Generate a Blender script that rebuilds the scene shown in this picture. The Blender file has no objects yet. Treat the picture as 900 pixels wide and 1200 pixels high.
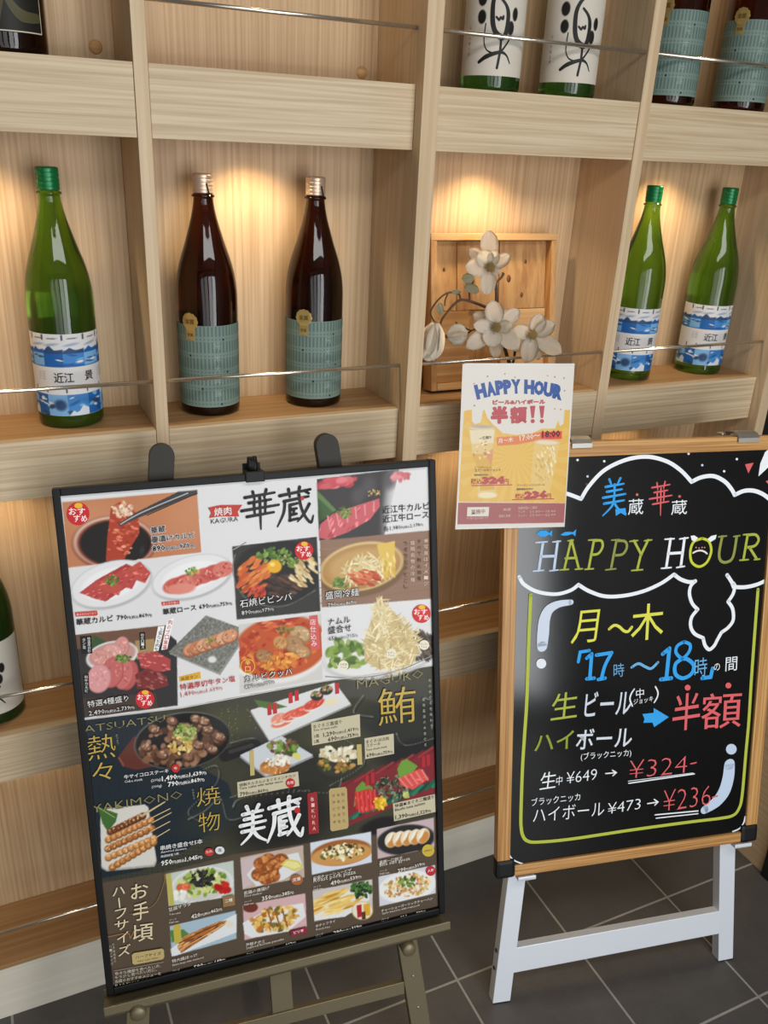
import bpy, bmesh, math, random
import numpy as np
from mathutils import Vector, Matrix

SC = bpy.context.scene
COL = SC.collection
R = math.radians

# ------------------------------------------------------------------ camera
CAM_Z = 1.71095
F_PX = 1002.36                      # focal length in pixels of the 900x1200 frame
ROT = ((0.9086156030543562, -0.4152264676722731, 0.04477350143304941),
       (0.12760131027340021, 0.37809429050942334, 0.9169310841610111),
       (0.39766266043303583, 0.8274247325458567, -0.3965258131178064))   # right, up, forward
CAM_P = Vector((0, 0, CAM_Z))
RIGHT, UP, FWD = (Vector(r) for r in ROT)
cd = bpy.data.cameras.new('camera')
cd.sensor_fit = 'HORIZONTAL'; cd.sensor_width = 36.0; cd.lens = F_PX / 900 * 36.0
cd.clip_start = 0.02
cam = bpy.data.objects.new('camera', cd); COL.objects.link(cam)
cam.matrix_world = Matrix(((RIGHT.x, UP.x, -FWD.x, 0), (RIGHT.y, UP.y, -FWD.y, 0), (RIGHT.z, UP.z, -FWD.z, CAM_Z), (0, 0, 0, 1)))
SC.camera = cam
SC.view_settings.view_transform = 'Standard'
SC.view_settings.look = 'None'
SC.view_settings.gamma = 1.0
SC.view_settings.use_curve_mapping = False
SC.view_settings.exposure = 0.12
SC.cycles.use_denoising = True
SC.cycles.max_bounces = 10
SC.cycles.transmission_bounces = 8
SC.cycles.caustics_refractive = False
SC.cycles.caustics_reflective = False

# ------------------------------------------------------------------ world and daylight
WORLD_STRENGTH = 0.12
WINDOW_W = 1.0
OVERHEAD_W = 19.0
SPOT_W = 3.0
w = bpy.data.worlds.new('world'); SC.world = w; w.use_nodes = True
bgn = w.node_tree.nodes['Background']
bgn.inputs['Color'].default_value = (0.93, 0.97, 1.0, 1); bgn.inputs['Strength'].default_value = WORLD_STRENGTH
def area(name, loc, target, sx, sy, power, col):
    l = bpy.data.lights.new(name, 'AREA'); l.shape = 'RECTANGLE'; l.size = sx; l.size_y = sy; l.energy = power; l.color = col
    o = bpy.data.objects.new(name, l); COL.objects.link(o); o.location = loc
    o.rotation_euler = (Vector(target) - Vector(loc)).to_track_quat('-Z', 'Z').to_euler()
    return o
# four tall panes of the glazed entrance behind the camera; most daylight comes in at the right
for px, pw in ((-1.35, 7.0), (-0.45, 9.0), (0.45, 20.0), (1.25, 34.0)):
    area('entrance_daylight', (px, -1.95, 1.25), (px * 0.6 + 0.25, 1.4, 1.25), 0.70, 2.2, pw * WINDOW_W, (0.95, 0.975, 1.0))
# unseen overhead light added behind the camera so the shelf fronts dim downwards
area('overhead_light', (0.6, -0.35, 2.68), (0.6, 0.25, 1.2), 2.0, 0.4, OVERHEAD_W, (0.99, 0.985, 0.96))

# ------------------------------------------------------------------ helpers
def lin(c):
    return tuple((x / 12.92 if x <= 0.04045 else ((x + 0.055) / 1.055) ** 2.4) for x in c)
def rgb(r, g, b):
    return lin((r / 255, g / 255, b / 255))
def lin_np(c):
    c = np.clip(c, 0, 1)
    return np.where(c <= 0.04045, c / 12.92, ((c + 0.055) / 1.055) ** 2.4)

def ray(u, v):
    return RIGHT * ((u - 450) / F_PX) + UP * (-(v - 600) / F_PX) + FWD
def at_y(u, v, y):
    r = ray(u, v); return CAM_P + r * (y / r.y)
def at_z(u, v, z):
    r = ray(u, v); return CAM_P + r * ((z - CAM_Z) / r.z)

class Plane:
    """A flat frame of reference: origin, right, up and outward normal."""
    def __init__(s, o, r, u):
        s.o, s.r, s.u = Vector(o), Vector(r).normalized(), Vector(u).normalized(); s.n = s.r.cross(s.u)
        # r x u points to the viewer's side for a surface that faces the viewer
    def uv(s, px, py, n=0.0):
        d = ray(px, py); o = s.o + s.n * n
        p = CAM_P + d * ((o - CAM_P).dot(s.n) / d.dot(s.n)) - s.o
        return (p.dot(s.r), p.dot(s.u))
    def p(s, a, b, n=0.0):
        return s.o + s.r * a + s.u * b + s.n * n
    def proj(s, a, b):               # arrays of plane coordinates -> photo pixels
        P = [np.asarray(s.o[i] - CAM_P[i] + a * s.r[i] + b * s.u[i]) for i in range(3)]
        x, y, z = (sum(ROT[k][i] * P[i] for i in range(3)) for k in range(3))
        return 450 + F_PX * x / z, 600 - F_PX * y / z

def mat(name, color, rough=0.5, metal=0.0, spec=0.5, **kw):
    m = bpy.data.materials.new(name); m.use_nodes = True
    b = m.node_tree.nodes['Principled BSDF']
    b.inputs['Base Color'].default_value = (*color, 1)
    b.inputs['Roughness'].default_value = rough; b.inputs['Metallic'].default_value = metal
    b.inputs['Specular IOR Level'].default_value = spec
    for k, v in kw.items():
        b.inputs[k.replace('_', ' ')].default_value = v
    return m
def nd(m, t, **kw):
    n = m.node_tree.nodes.new(t)
    for k, v in kw.items():
        if k in n.inputs: n.inputs[k].default_value = v
        else: setattr(n, k, v)
    return n
def lk(m, a, b): m.node_tree.links.new(a, b)

def wood(name, light, dark, axis, rough=0.5, band=55.0, fine=260.0, contrast=1.0, bump=0.15, wob=0.5, frame=None):
    """Straight-grained ash: long streaks along `axis` (0,1,2), each board with its own stretch of grain."""
    m = mat(name, light, rough, spec=0.35)
    b = m.node_tree.nodes['Principled BSDF']
    tc = nd(m, 'ShaderNodeTexCoord'); oi = nd(m, 'ShaderNodeObjectInfo')
    mul = nd(m, 'ShaderNodeVectorMath', operation='SCALE'); mul.inputs['Scale'].default_value = 37.0
    cmb = nd(m, 'ShaderNodeCombineXYZ')
    for i in range(3): lk(m, oi.outputs['Random'], cmb.inputs[i])
    lk(m, cmb.outputs[0], mul.inputs[0])
    add = nd(m, 'ShaderNodeVectorMath', operation='ADD'); lk(m, mul.outputs[0], add.inputs[1])
    if frame is None: lk(m, tc.outputs['Object'], add.inputs[0])
    else:                                   # grain follows a leaning board: coordinates along its own right, up and normal
        fc = nd(m, 'ShaderNodeCombineXYZ')
        for i, ax in enumerate((frame.r, frame.u, frame.n)):
            dt = nd(m, 'ShaderNodeVectorMath', operation='DOT_PRODUCT'); lk(m, tc.outputs['Object'], dt.inputs[0]); dt.inputs[1].default_value = ax; lk(m, dt.outputs['Value'], fc.inputs[i])
        lk(m, fc.outputs[0], add.inputs[0])
    def streak(cross, along, detail, dist):
        mp = nd(m, 'ShaderNodeMapping'); s = [cross] * 3; s[axis] = along
        mp.inputs['Scale'].default_value = s; lk(m, add.outputs[0], mp.inputs['Vector'])
        n = nd(m, 'ShaderNodeTexNoise', Scale=1.0, Detail=detail, Roughness=0.55, Distortion=dist); lk(m, mp.outputs[0], n.inputs['Vector'])
        return n
    n1 = streak(band, band * 0.014, 3.0, wob); n2 = streak(fine, fine * 0.012, 2.0, 0.0); n3 = streak(5.0, 0.8, 1.0, 0.0)
    r1 = nd(m, 'ShaderNodeValToRGB'); r1.color_ramp.elements[0].position = 0.38; r1.color_ramp.elements[1].position = 0.64
    lk(m, n1.outputs[0], r1.inputs[0])
    a1 = nd(m, 'ShaderNodeMath', operation='MULTIPLY'); a1.inputs[1].default_value = 0.50; lk(m, r1.outputs[0], a1.inputs[0])
    a2 = nd(m, 'ShaderNodeMath', operation='MULTIPLY_ADD'); a2.inputs[1].default_value = 0.45; lk(m, n2.outputs[0], a2.inputs[0]); lk(m, a1.outputs[0], a2.inputs[2])
    a3 = nd(m, 'ShaderNodeMath', operation='MULTIPLY_ADD'); a3.inputs[1].default_value = 0.35; lk(m, n3.outputs[0], a3.inputs[0]); lk(m, a2.outputs[0], a3.inputs[2])
    mr = nd(m, 'ShaderNodeMapRange'); mr.inputs['From Min'].default_value = 0.25; mr.inputs['From Max'].default_value = 0.95
    mr.inputs['To Max'].default_value = contrast
    lk(m, a3.outputs[0], mr.inputs[0])
    mx = nd(m, 'ShaderNodeMix', data_type='RGBA'); mx.inputs[6].default_value = (*light, 1); mx.inputs[7].default_value = (*dark, 1)
    lk(m, mr.outputs[0], mx.inputs[0]); lk(m, mx.outputs[2], b.inputs['Base Color'])
    bp = nd(m, 'ShaderNodeBump', Strength=bump, Distance=0.001); lk(m, n2.outputs[0], bp.inputs['Height']); lk(m, bp.outputs[0], b.inputs['Normal'])
    return m

def link_mesh(name, me, materials, parent=None):
    o = bpy.data.objects.new(name, me); COL.objects.link(o)
    for mm in (materials if isinstance(materials, (list, tuple)) else [materials]): me.materials.append(mm)
    if parent is not None:
        o.parent = parent; o.matrix_parent_inverse = parent.matrix_basis.inverted()
    return o
def obj(name, bm, materials, parent=None, smooth=False, local=False):
    me = bpy.data.meshes.new(name); bmesh.ops.recalc_face_normals(bm, faces=bm.faces[:]); bm.to_mesh(me); bm.free()
    if smooth:
        for p in me.polygons: p.use_smooth = True
    o = link_mesh(name, me, materials, parent)
    if local: o.matrix_parent_inverse = Matrix()
    return o
def thing(name, label, cat, loc=(0, 0, 0), rz=0.0, group=None):
    o = bpy.data.objects.new(name, None); COL.objects.link(o); o.location = loc; o.rotation_euler = (0, 0, rz)
    o.empty_display_size = 0.05
    o['label'] = label; o['category'] = cat
    if group: o['group'] = group
    o.matrix_basis = Matrix.Translation(Vector(loc)) @ Matrix.Rotation(rz, 4, 'Z')
    return o
def structure(name, bm, m):
    o = obj(name, bm, m); o['kind'] = 'structure'; return o
def dup(root, loc, rz=0.0, label=None):
    r = root.copy(); COL.objects.link(r); r.matrix_basis = Matrix.Translation(Vector(loc)) @ Matrix.Rotation(rz, 4, 'Z')
    if label: r['label'] = label
    for ch in list(root.children):
        c = ch.copy(); COL.objects.link(c); c.parent = r
        for g in ch.children:
            d = g.copy(); COL.objects.link(d); d.parent = c
    return r

def box(bm, x0, x1, y0, y1, z0, z1, bev=0.0, fr=None):
    """An axis-aligned box, or one in the frame of plane `fr` (right, up, normal ranges)."""
    t = bmesh.new()
    vs = [t.verts.new((x, y, z)) for x in (x0, x1) for y in (y0, y1) for z in (z0, z1)]
    for f in ((0, 1, 3, 2), (4, 6, 7, 5), (0, 4, 5, 1), (2, 3, 7, 6), (0, 2, 6, 4), (1, 5, 7, 3)):
        t.faces.new([vs[i] for i in f])
    if bev: bmesh.ops.bevel(t, geom=t.edges[:], offset=bev, segments=2, affect='EDGES', profile=0.6)
    merge(bm, t, (lambda c: fr.p(c.x, c.y, c.z)) if fr else None)
def merge(bm, t, f=None):
    mp = {}
    for v in t.verts: mp[v] = bm.verts.new(f(v.co) if f else v.co)
    for fc in t.faces:
        nf = bm.faces.new([mp[v] for v in fc.verts]); nf.smooth = fc.smooth; nf.material_index = fc.material_index
    t.free()
def prism(bm, pts, vec, bev=0.0):
    """Extrude a polygon of world points along vec."""
    t = bmesh.new(); vec = Vector(vec)
    a = [t.verts.new(p) for p in pts]; b = [t.verts.new(Vector(p) + vec) for p in pts]; n = len(pts)
    t.faces.new(a); t.faces.new(b[::-1])
    for i in range(n): t.faces.new((a[i], b[i], b[(i + 1) % n], a[(i + 1) % n]))
    bmesh.ops.recalc_face_normals(t, faces=t.faces[:])
    if bev: bmesh.ops.bevel(t, geom=t.edges[:], offset=bev, segments=2, affect='EDGES', profile=0.6)
    merge(bm, t)
def tube(bm, pts, rad, seg=10):
    """A round tube through pts; rad a number or one per point."""
    pts = [Vector(p) for p in pts]; rads = rad if isinstance(rad, (list, tuple)) else [rad] * len(pts)
    rings = []; ref = None
    for i, p in enumerate(pts):
        d = (pts[min(i + 1, len(pts) - 1)] - pts[max(i - 1, 0)]).normalized()
        if ref is None: ref = d.orthogonal().normalized()
        ref = (ref - d * ref.dot(d)).normalized(); o = d.cross(ref)
        rings.append([bm.verts.new(p + (ref * math.cos(2 * math.pi * k / seg) + o * math.sin(2 * math.pi * k / seg)) * rads[i]) for k in range(seg)])
    for a, b in zip(rings, rings[1:]):
        for k in range(seg):
            f = bm.faces.new((a[k], a[(k + 1) % seg], b[(k + 1) % seg], b[k])); f.smooth = True
    bm.faces.new(rings[0][::-1]); bm.faces.new(rings[-1])
def lathe(bm, prof, seg=48, c=(0, 0, 0)):
    """Turn (radius, height) pairs about the z axis; the ends close on the axis."""
    rings = []
    for r, h in prof:
        if r <= 1e-6: rings.append([bm.verts.new((c[0], c[1], c[2] + h))])
        else: rings.append([bm.verts.new((c[0] + r * math.cos(2 * math.pi * k / seg), c[1] + r * math.sin(2 * math.pi * k / seg), c[2] + h)) for k in range(seg)])
    for a, b in zip(rings, rings[1:]):
        for k in range(seg):
            k2 = (k + 1) % seg
            if len(a) == 1 and len(b) == 1: continue
            f = bm.faces.new((a[0], b[k2], b[k]) if len(a) == 1 else ((a[k], a[k2], b[0]) if len(b) == 1 else (a[k], a[k2], b[k2], b[k])))
            f.smooth = True
def smooth_curve(pts, sub=6):
    """Catmull-Rom through 2-D or 3-D points."""
    P = [Vector(p).to_3d() if len(p) == 2 else Vector(p) for p in pts]; out = []
    for i in range(len(P) - 1):
        a, b, c, d = P[max(i - 1, 0)], P[i], P[i + 1], P[min(i + 2, len(P) - 1)]
        for k in range(sub):
            t = k / sub
            out.append(0.5 * ((2 * b) + (c - a) * t + (2 * a - 5 * b + 4 * c - d) * t * t + (3 * b - a - 3 * c + d) * t ** 3))
    out.append(P[-1]); return out

# ------------------------------------------------------------------ printed and painted surfaces
GLYPHS = {}
def glyphs(s, bold=0.0, res=2):
    """Outline of a line of text as flat polygons: vertices (n,2) in em, faces."""
    bold = bold if bold < 0 else min(bold * 0.42, 0.034) if not s.isascii() else min(bold * 0.75, 0.075)
    k = (s, bold, res)
    if k not in GLYPHS:
        c = bpy.data.curves.new('text', 'FONT'); c.body = s; c.size = 1; c.resolution_u = res; c.offset = bold
        o = bpy.data.objects.new('text', c); COL.objects.link(o)
        me = bpy.data.meshes.new_from_object(o.evaluated_get(bpy.context.evaluated_depsgraph_get()))
        v = np.array([p.co[:2] for p in me.vertices]).reshape(-1, 2); f = [tuple(p.vertices) for p in me.polygons]
        bpy.data.objects.remove(o); bpy.data.curves.remove(c); bpy.data.meshes.remove(me)
        GLYPHS[k] = (v, f)
    return GLYPHS[k]

BRUSH = {
 '華': [((.1, .85), (.9, .9)), ((.32, .98), (.36, .78)), ((.68, 1), (.62, .8)), ((.2, .7), (.8, .735)), ((.0, .52), (1, .575)), ((.34, .72), (.35, .42)), ((.65, .74), (.63, .42)), ((.14, .355), (.86, .4)), ((.5, .82), (.5, .4), (.5, .0))],
 '蔵': [((.08, .84), (.94, .9)), ((.33, .98), (.36, .78)), ((.64, 1), (.6, .8)), ((.2, .68), (.88, .72)), ((.22, .68), (.18, .38), (.0, .04)), ((.36, .56), (.35, .16)), ((.36, .56), (.57, .58)), ((.36, .44), (.54, .45)), ((.36, .3), (.54, .31)), ((.46, .44), (.46, .3)), ((.34, .16), (.58, .18)), ((.62, .8), (.66, .5), (.78, .2), (.93, .03), (1, .2)), ((.9, .52), (.74, .28), (.56, .1)), ((.8, .87), (.89, .8))],
 '美': [((.28, 1), (.36, .86)), ((.72, 1), (.62, .86)), ((.14, .8), (.86, .84)), ((.2, .66), (.8, .69)), ((.05, .5), (.95, .55)), ((.5, .84), (.5, .5)), ((.1, .335), (.9, .375)), ((.5, .5), (.42, .25), (.06, .0)), ((.5, .34), (.68, .15), (1, .0))]}

class Print:
    """Ink on one flat sheet: a fine painted grid plus crisp shapes, all in the sheet's own plane; points are read off the photograph through the plane."""
    def __init__(s, plane, n=0.0):
        s.pl, s.n = plane, n; s.v, s.f, s.c = [], [], []; s.k = 0; s.step = 0.000008 if isinstance(plane, Plane) else 0.0000006; s.lift = 0.00025 if isinstance(plane, Plane) else 0.00012
        s.U = None
    # ---- painted grid
    def grid(s, u0, u1, v0, v1, cell, base):
        nx, ny = int((u1 - u0) / cell) + 1, int((v1 - v0) / cell) + 1
        s.gu, s.gv = np.linspace(u0, u1, nx), np.linspace(v0, v1, ny)
        A, B = np.meshgrid(s.gu, s.gv); s.A, s.B = A, B
        s.U, s.V = s.pl.proj(A, B); s.C = np.zeros(A.shape + (3,)); s.C[:] = np.array(base) / 255
        s.rng = np.random.default_rng(5)
    def win(s, x0, y0, x1, y1):
        q = [s.pl.uv(x, y) for x, y in ((x0, y0), (x1, y0), (x0, y1), (x1, y1))]
        a0, a1 = min(p[0] for p in q), max(p[0] for p in q); b0, b1 = min(p[1] for p in q), max(p[1] for p in q)
        i0, i1 = np.searchsorted(s.gu, (a0, a1)); j0, j1 = np.searchsorted(s.gv, (b0, b1))
        return slice(max(j0 - 1, 0), j1 + 1), slice(max(i0 - 1, 0), i1 + 1)
    def mix(s, sl, m, col):
        m = m[..., None]; s.C[sl] = s.C[sl] * (1 - m) + np.array(col) / 255 * m
    def poly(s, pts, col, alpha=1.0):
        xs, ys = [p[0] for p in pts], [p[1] for p in pts]; sl = s.win(min(xs), min(ys), max(xs), max(ys))
        cov = np.zeros(s.U[sl].shape); n = len(pts); px = abs(s.U[0, 1] - s.U[0, 0]) * 0.5
        for du, dv in ((-0.75, -0.25), (-0.25, 0.75), (0.25, -0.75), (0.75, 0.25)):
            U, V = s.U[sl] + du * px, s.V[sl] + dv * px; ins = np.zeros(U.shape, bool)
            for i in range(n):
                (xa, ya), (xb, yb) = pts[i], pts[(i + 1) % n]
                if ya == yb: continue
                ins ^= ((ya > V) != (yb > V)) & (U < (xb - xa) * (V - ya) / (yb - ya) + xa)
            cov += ins * 0.25
        s.mix(sl, cov * alpha, col); return sl, cov > 0.5
    def ell(s, cx, cy, rx, ry, ang, col, soft=0.12, alpha=1.0, clip=None):
        r = max(rx, ry) * (1 + soft); sl = s.win(cx - r, cy - r, cx + r, cy + r); U, V = s.U[sl] - cx, s.V[sl] - cy
        c, d = math.cos(R(ang)), math.sin(R(ang)); a, b = (U * c + V * d) / rx, (-U * d + V * c) / ry
        q = np.sqrt(a * a + b * b); m = np.clip((1 + soft - q) / (2 * soft), 0, 1) * alpha
        if clip is not None: m = m * clip[sl]
        s.mix(sl, m, col)
    def mask(s, pts):
        M = np.zeros(s.U.shape, bool); keep = s.C; s.C = s.C.copy(); sl, ins = s.poly(pts, (0, 0, 0)); s.C = keep; M[sl] = ins; return M
    def blobs(s, cx, cy, rx, ry, ang, n, size, pal, seed=0, long=1.5, turn=None, jit=14, clip=None, soft=0.25):
        g = random.Random(seed * 77 + int(cx) + int(cy) * 3); c, d = math.cos(R(ang)), math.sin(R(ang))
        for i in range(n):
            t, q = g.uniform(0, 2 * math.pi), math.sqrt(g.random()); a, b = rx * q * math.cos(t), ry * q * math.sin(t)
            col = g.choice(pal); j = g.uniform(-jit, jit); z = g.uniform(*size)
            s.ell(cx + a * c - b * d, cy + a * d + b * c, z * long, z, g.uniform(0, 180) if turn is None else turn + g.uniform(-12, 12),
                  [min(255, max(0, k + j)) for k in col], soft, 1.0, clip)
    def stroke(s, pts, wd, col, alpha=1.0):
        if alpha == 1.0 and (max(wd) if isinstance(wd, (list, tuple)) else wd) < 3.0:
            return s.line(pts, np.interp(np.linspace(0, 1, len(pts)), np.linspace(0, 1, len(wd)), wd).tolist() if isinstance(wd, (list, tuple)) else wd, col, len(pts) > 2)
        if alpha < 1.0: wd = max(wd, 1.9)
        P = smooth_curve(pts, 40 if len(pts) < 3 else 14); ws = wd if isinstance(wd, (list, tuple)) else [wd, wd]
        for i, p in enumerate(P):
            t = i / max(len(P) - 1, 1) * (len(ws) - 1); k = min(int(t), len(ws) - 2) if len(ws) > 1 else 0
            ww = ws[k] + (ws[min(k + 1, len(ws) - 1)] - ws[k]) * (t - k)
            s.ell(p.x, p.y, ww / 2, ww / 2, 0, col, 0.3, alpha)
    def noise(s, pts, amt, scale=1):
        M = s.mask(pts); nz = s.rng.normal(0, amt / 255, (s.U.shape[0] // scale + 1, s.U.shape[1] // scale + 1))
        nz = np.kron(nz, np.ones((scale, scale)))[:s.U.shape[0], :s.U.shape[1]]
        s.C += (M * nz)[..., None]
    # ---- crisp shapes
    def add(s, uv, faces, col, up=True):
        if up: s.k += 1
        b = len(s.v); off = s.n + s.lift + s.k * s.step
        s.v += [s.pl.p(a, c, off) for a, c in uv]; s.f += [tuple(b + i for i in f) for f in faces]; s.c += [col] * len(uv)
    def shape(s, pts, col):
        q = [s.pl.uv(*p) for p in pts]; t = bmesh.new(); vs = [t.verts.new((a, b, 0)) for a, b in q]; t.faces.new(vs)
        bmesh.ops.triangulate(t, faces=t.faces[:]); t.verts.index_update()
        s.add([(v.co.x, v.co.y) for v in t.verts], [[v.index for v in f.verts] for f in t.faces], col); t.free()
    def disc(s, cx, cy, r, col, ry=None, seg=28):
        s.shape([(cx + r * math.cos(2 * math.pi * k / seg), cy + (ry or r) * math.sin(2 * math.pi * k / seg)) for k in range(seg)], col)
    def line(s, pts, wd, col, smooth=False, cap=True):
        """A brush line: width in photo pixels at the sheet, one number or one per point."""
        ws = list(wd) if isinstance(wd, (list, tuple)) else [wd] * len(pts)
        if smooth:
            P = [(p.x, p.y) for p in smooth_curve(pts, 6)]
            ws = [float(np.interp(i / (len(P) - 1) * (len(pts) - 1), range(len(pts)), ws)) for i in range(len(P))]; pts = P
        q = [Vector(s.pl.uv(*p)) for p in pts]
        c = pts[len(pts) // 2]; m = (Vector(s.pl.uv(c[0] + 1, c[1])) - Vector(s.pl.uv(*c))).length
        L, Rr = [], []
        for i, p in enumerate(q):
            a, b = q[max(i - 1, 0)], q[min(i + 1, len(q) - 1)]
            d = (b - a).normalized(); nn = Vector((-d.y, d.x)); h = ws[i] * m / 2
            if 0 < i < len(q) - 1:
                d1, d2 = (p - a).normalized(), (b - p).normalized(); cs = max(0.45, math.sqrt(max(0.0, (1 + d1.dot(d2)) / 2))); h /= cs
            L.append(p + nn * h); Rr.append(p - nn * h)
        uv = L + Rr; n = len(q)
        s.add(uv, [(i, i + 1, n + i + 1, n + i) for i in range(n - 1)], col)
        if cap:
            for k, p in ((0, q[0]), (-1, q[-1])):
                h = ws[k] * m / 2
                s.add([(p.x + h * math.cos(a * math.pi / 6), p.y + h * math.sin(a * math.pi / 6)) for a in range(12)], [tuple(range(12))], col, False)
    def text(s, t, p0, p1, col, h=None, bold=0.0, res=1, slant=0.0, edge=None, edge_w=0.05):
        """Line of text on the baseline p0 -> p1 (photo pixels), as wide as that; h its em height in pixels."""
        if edge is not None:
            q = (Vector(p1) - Vector(p0)); v0, _ = glyphs(t, 0.0, res); e_ = q.length / (v0[:, 0].max() - v0[:, 0].min()) * edge_w
            for k in range(8):
                o = Vector((math.cos(k * math.pi / 4), math.sin(k * math.pi / 4))) * e_; s.text(t, tuple(Vector(p0) + o), tuple(Vector(p1) + o), edge, h, bold, res, slant); s.k -= 1
            s.k += 3
        v, f = glyphs(t, bold, res)
        if len(v) == 0: return
        v0, _ = glyphs(t, 0.0, res)
        a, b = Vector(s.pl.uv(*p0)), Vector(s.pl.uv(*p1)); d = b - a; x0, x1 = v0[:, 0].min(), v0[:, 0].max()
        k = d.length / (x1 - x0); e = d.normalized(); g = Vector((-e.y, e.x)); ky = k
        if h:
            top = Vector(s.pl.uv(p0[0], p0[1] - h)); ky = abs((top - a).dot(g))
        s.add([tuple(a + e * ((x - x0) * k + y * ky * slant) + g * (y * ky)) for x, y in v], f, col)
    def fit(s, t, bl, br, tl, col, bold=0.0, res=2, heavy=0.0):
        """Characters stretched onto the box with these three corners (photo pixels); heavy thickens them by that many pixels."""
        for k in range(8 if heavy else 0):
            o = Vector((heavy * math.cos(k * math.pi / 4), heavy * math.sin(k * math.pi / 4))); s.fit(t, *(tuple(Vector(q) + o) for q in (bl, br, tl)), col, bold, res)
        v, f = glyphs(t, bold, res); lo, hi = v.min(0), v.max(0)
        a, b, c = (Vector(s.pl.uv(*p)) for p in (bl, br, tl))
        s.add([tuple(a + (b - a) * ((x - lo[0]) / (hi[0] - lo[0])) + (c - a) * ((y - lo[1]) / (hi[1] - lo[1]))) for x, y in v], f, col)
    def brush(s, ch, bl, br, tl, col, wd):
        """A character written with a loaded brush, each stroke swelling and thinning."""
        bl, br, tl = Vector(bl), Vector(br), Vector(tl); side = (br - bl).length
        for st in BRUSH[ch]:
            n = len(st); k = [1.15, 0.85] if n == 2 else [1.1] + [1.0] * (n - 2) + [0.55]
            s.line([tuple(bl + (br - bl) * x + (tl - bl) * y) for x, y in st], [wd * side * q for q in k], col, n > 2)
    def box(s, t, x0, y0, x1, y1, col, tilt=0.0, **kw):
        """fit() on an upright pixel box whose right end is raised by tilt pixels."""
        s.fit(t, (x0, y1), (x1, y1 - tilt), (x0, y0), col, **kw)
    def build(s, name, material, parent, extra_verts=None):
        V, C, F = [], [], []
        if s.U is not None:
            ny, nx = s.A.shape
            V += [s.pl.p(a, b, s.n) for a, b in zip(s.A.ravel(), s.B.ravel())]; C.append(lin_np(s.C.reshape(-1, 3)))
            i = np.arange(ny * nx).reshape(ny, nx)
            F += np.stack([i[:-1, :-1], i[:-1, 1:], i[1:, 1:], i[1:, :-1]], -1).reshape(-1, 4).tolist()
        b = len(V); V += s.v; F += [tuple(b + i for i in f) for f in s.f]
        if s.c: C.append(lin_np(np.array(s.c) / 255))
        C = np.concatenate(C); me = bpy.data.meshes.new(name); me.from_pydata([tuple(p) for p in V], [], F); me.update()
        at = me.color_attributes.new('ink', 'FLOAT_COLOR', 'POINT')
        at.data.foreach_set('color', np.concatenate([C, np.ones((len(C), 1))], 1).ravel().astype(np.float32))
        return link_mesh(name, me, material, parent)

def ink_mat(name, rough, spec=0.5, coat=0.0, coat_rough=0.05, wave=0.0):
    m = mat(name, (0.8, 0.8, 0.8), rough, spec=spec, Coat_Weight=coat, Coat_Roughness=coat_rough)
    a = nd(m, 'ShaderNodeVertexColor', layer_name='ink'); b = m.node_tree.nodes['Principled BSDF']
    lk(m, a.outputs['Color'], b.inputs['Base Color'])
    if wave:
        tc = nd(m, 'ShaderNodeTexCoord'); n = nd(m, 'ShaderNodeTexNoise', Scale=7.0, Detail=1.0); lk(m, tc.outputs['Object'], n.inputs['Vector'])
        bp = nd(m, 'ShaderNodeBump', Strength=wave, Distance=0.01); lk(m, n.outputs[0], bp.inputs['Height']); lk(m, bp.outputs[0], b.inputs['Coat Normal'])
    return m

# ------------------------------------------------------------------ materials
M_FASCIA = wood('ash_board', rgb(214, 195, 164), rgb(182, 156, 120), 0, band=210, contrast=0.9, wob=0.2)
M_POST = wood('ash_upright', rgb(212, 189, 155), rgb(188, 160, 124), 2, band=120, contrast=0.8)
M_BACK = wood('ash_panel', rgb(208, 180, 142), rgb(176, 141, 102), 2, band=170, contrast=0.85, wob=0.2)
M_TOP = wood('ash_shelf_top', rgb(184, 146, 102), rgb(152, 114, 72), 0, band=110, contrast=0.8)
M_KICK = wood('pale_kickboard', rgb(228, 221, 204), rgb(212, 204, 186), 0, band=60, contrast=0.7)
M_CRATE = wood('cedar', rgb(214, 174, 122), rgb(172, 124, 72), 0, band=60, contrast=0.9)
M_CRATE_V = wood('cedar_upright', rgb(200, 156, 102), rgb(160, 114, 68), 2, band=60, contrast=1.0)
M_STEEL = mat('polished_steel', rgb(232, 224, 208), 0.22, 0.9)
M_ALU = mat('satin_aluminium', rgb(226, 231, 238), 0.4, 0.15)
M_CLIPSTEEL = mat('brushed_steel', rgb(176, 172, 164), 0.45, 0.8)
M_BLACK = mat('black_plastic', rgb(22, 22, 23), 0.5, spec=0.25)
M_POSTER_FRAME = mat('black_aluminium', rgb(20, 20, 21), 0.45, spec=0.2)
M_EASEL = mat('khaki_metal', rgb(118, 108, 82), 0.42, 0.4)
M_EASEL_DARK = mat('dark_grey_plastic', rgb(54, 51, 46), 0.55, spec=0.25)
M_DARK = mat('dark_paint', rgb(20, 20, 20), 0.5)
M_WALL = mat('dark_wall', rgb(70, 66, 60), 0.7)
M_ROOM = mat('grey_plaster', rgb(104, 101, 96), 0.8)  # left wall and ceiling out of view, toned down to bounce less light
M_LAMP = mat('lamp_lens', (1, 1, 1), 0.5, Emission_Color=(1.0, 0.72, 0.42, 1), Emission_Strength=12.0)
M_POSTER_INK = ink_mat('poster_print', 0.5, 0.15, coat=0.12, coat_rough=0.08, wave=0.3)
M_FLYER_INK = ink_mat("laminated_print", 0.45, 0.25, coat=0.15, coat_rough=0.15)
M_LABEL_INK = ink_mat('label_print', 0.55, 0.3)
M_MARKER = ink_mat('chalk_marker', 0.6, 0.3)
M_BOARD = mat('black_gloss_board', rgb(14, 14, 14), 0.12)

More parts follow.
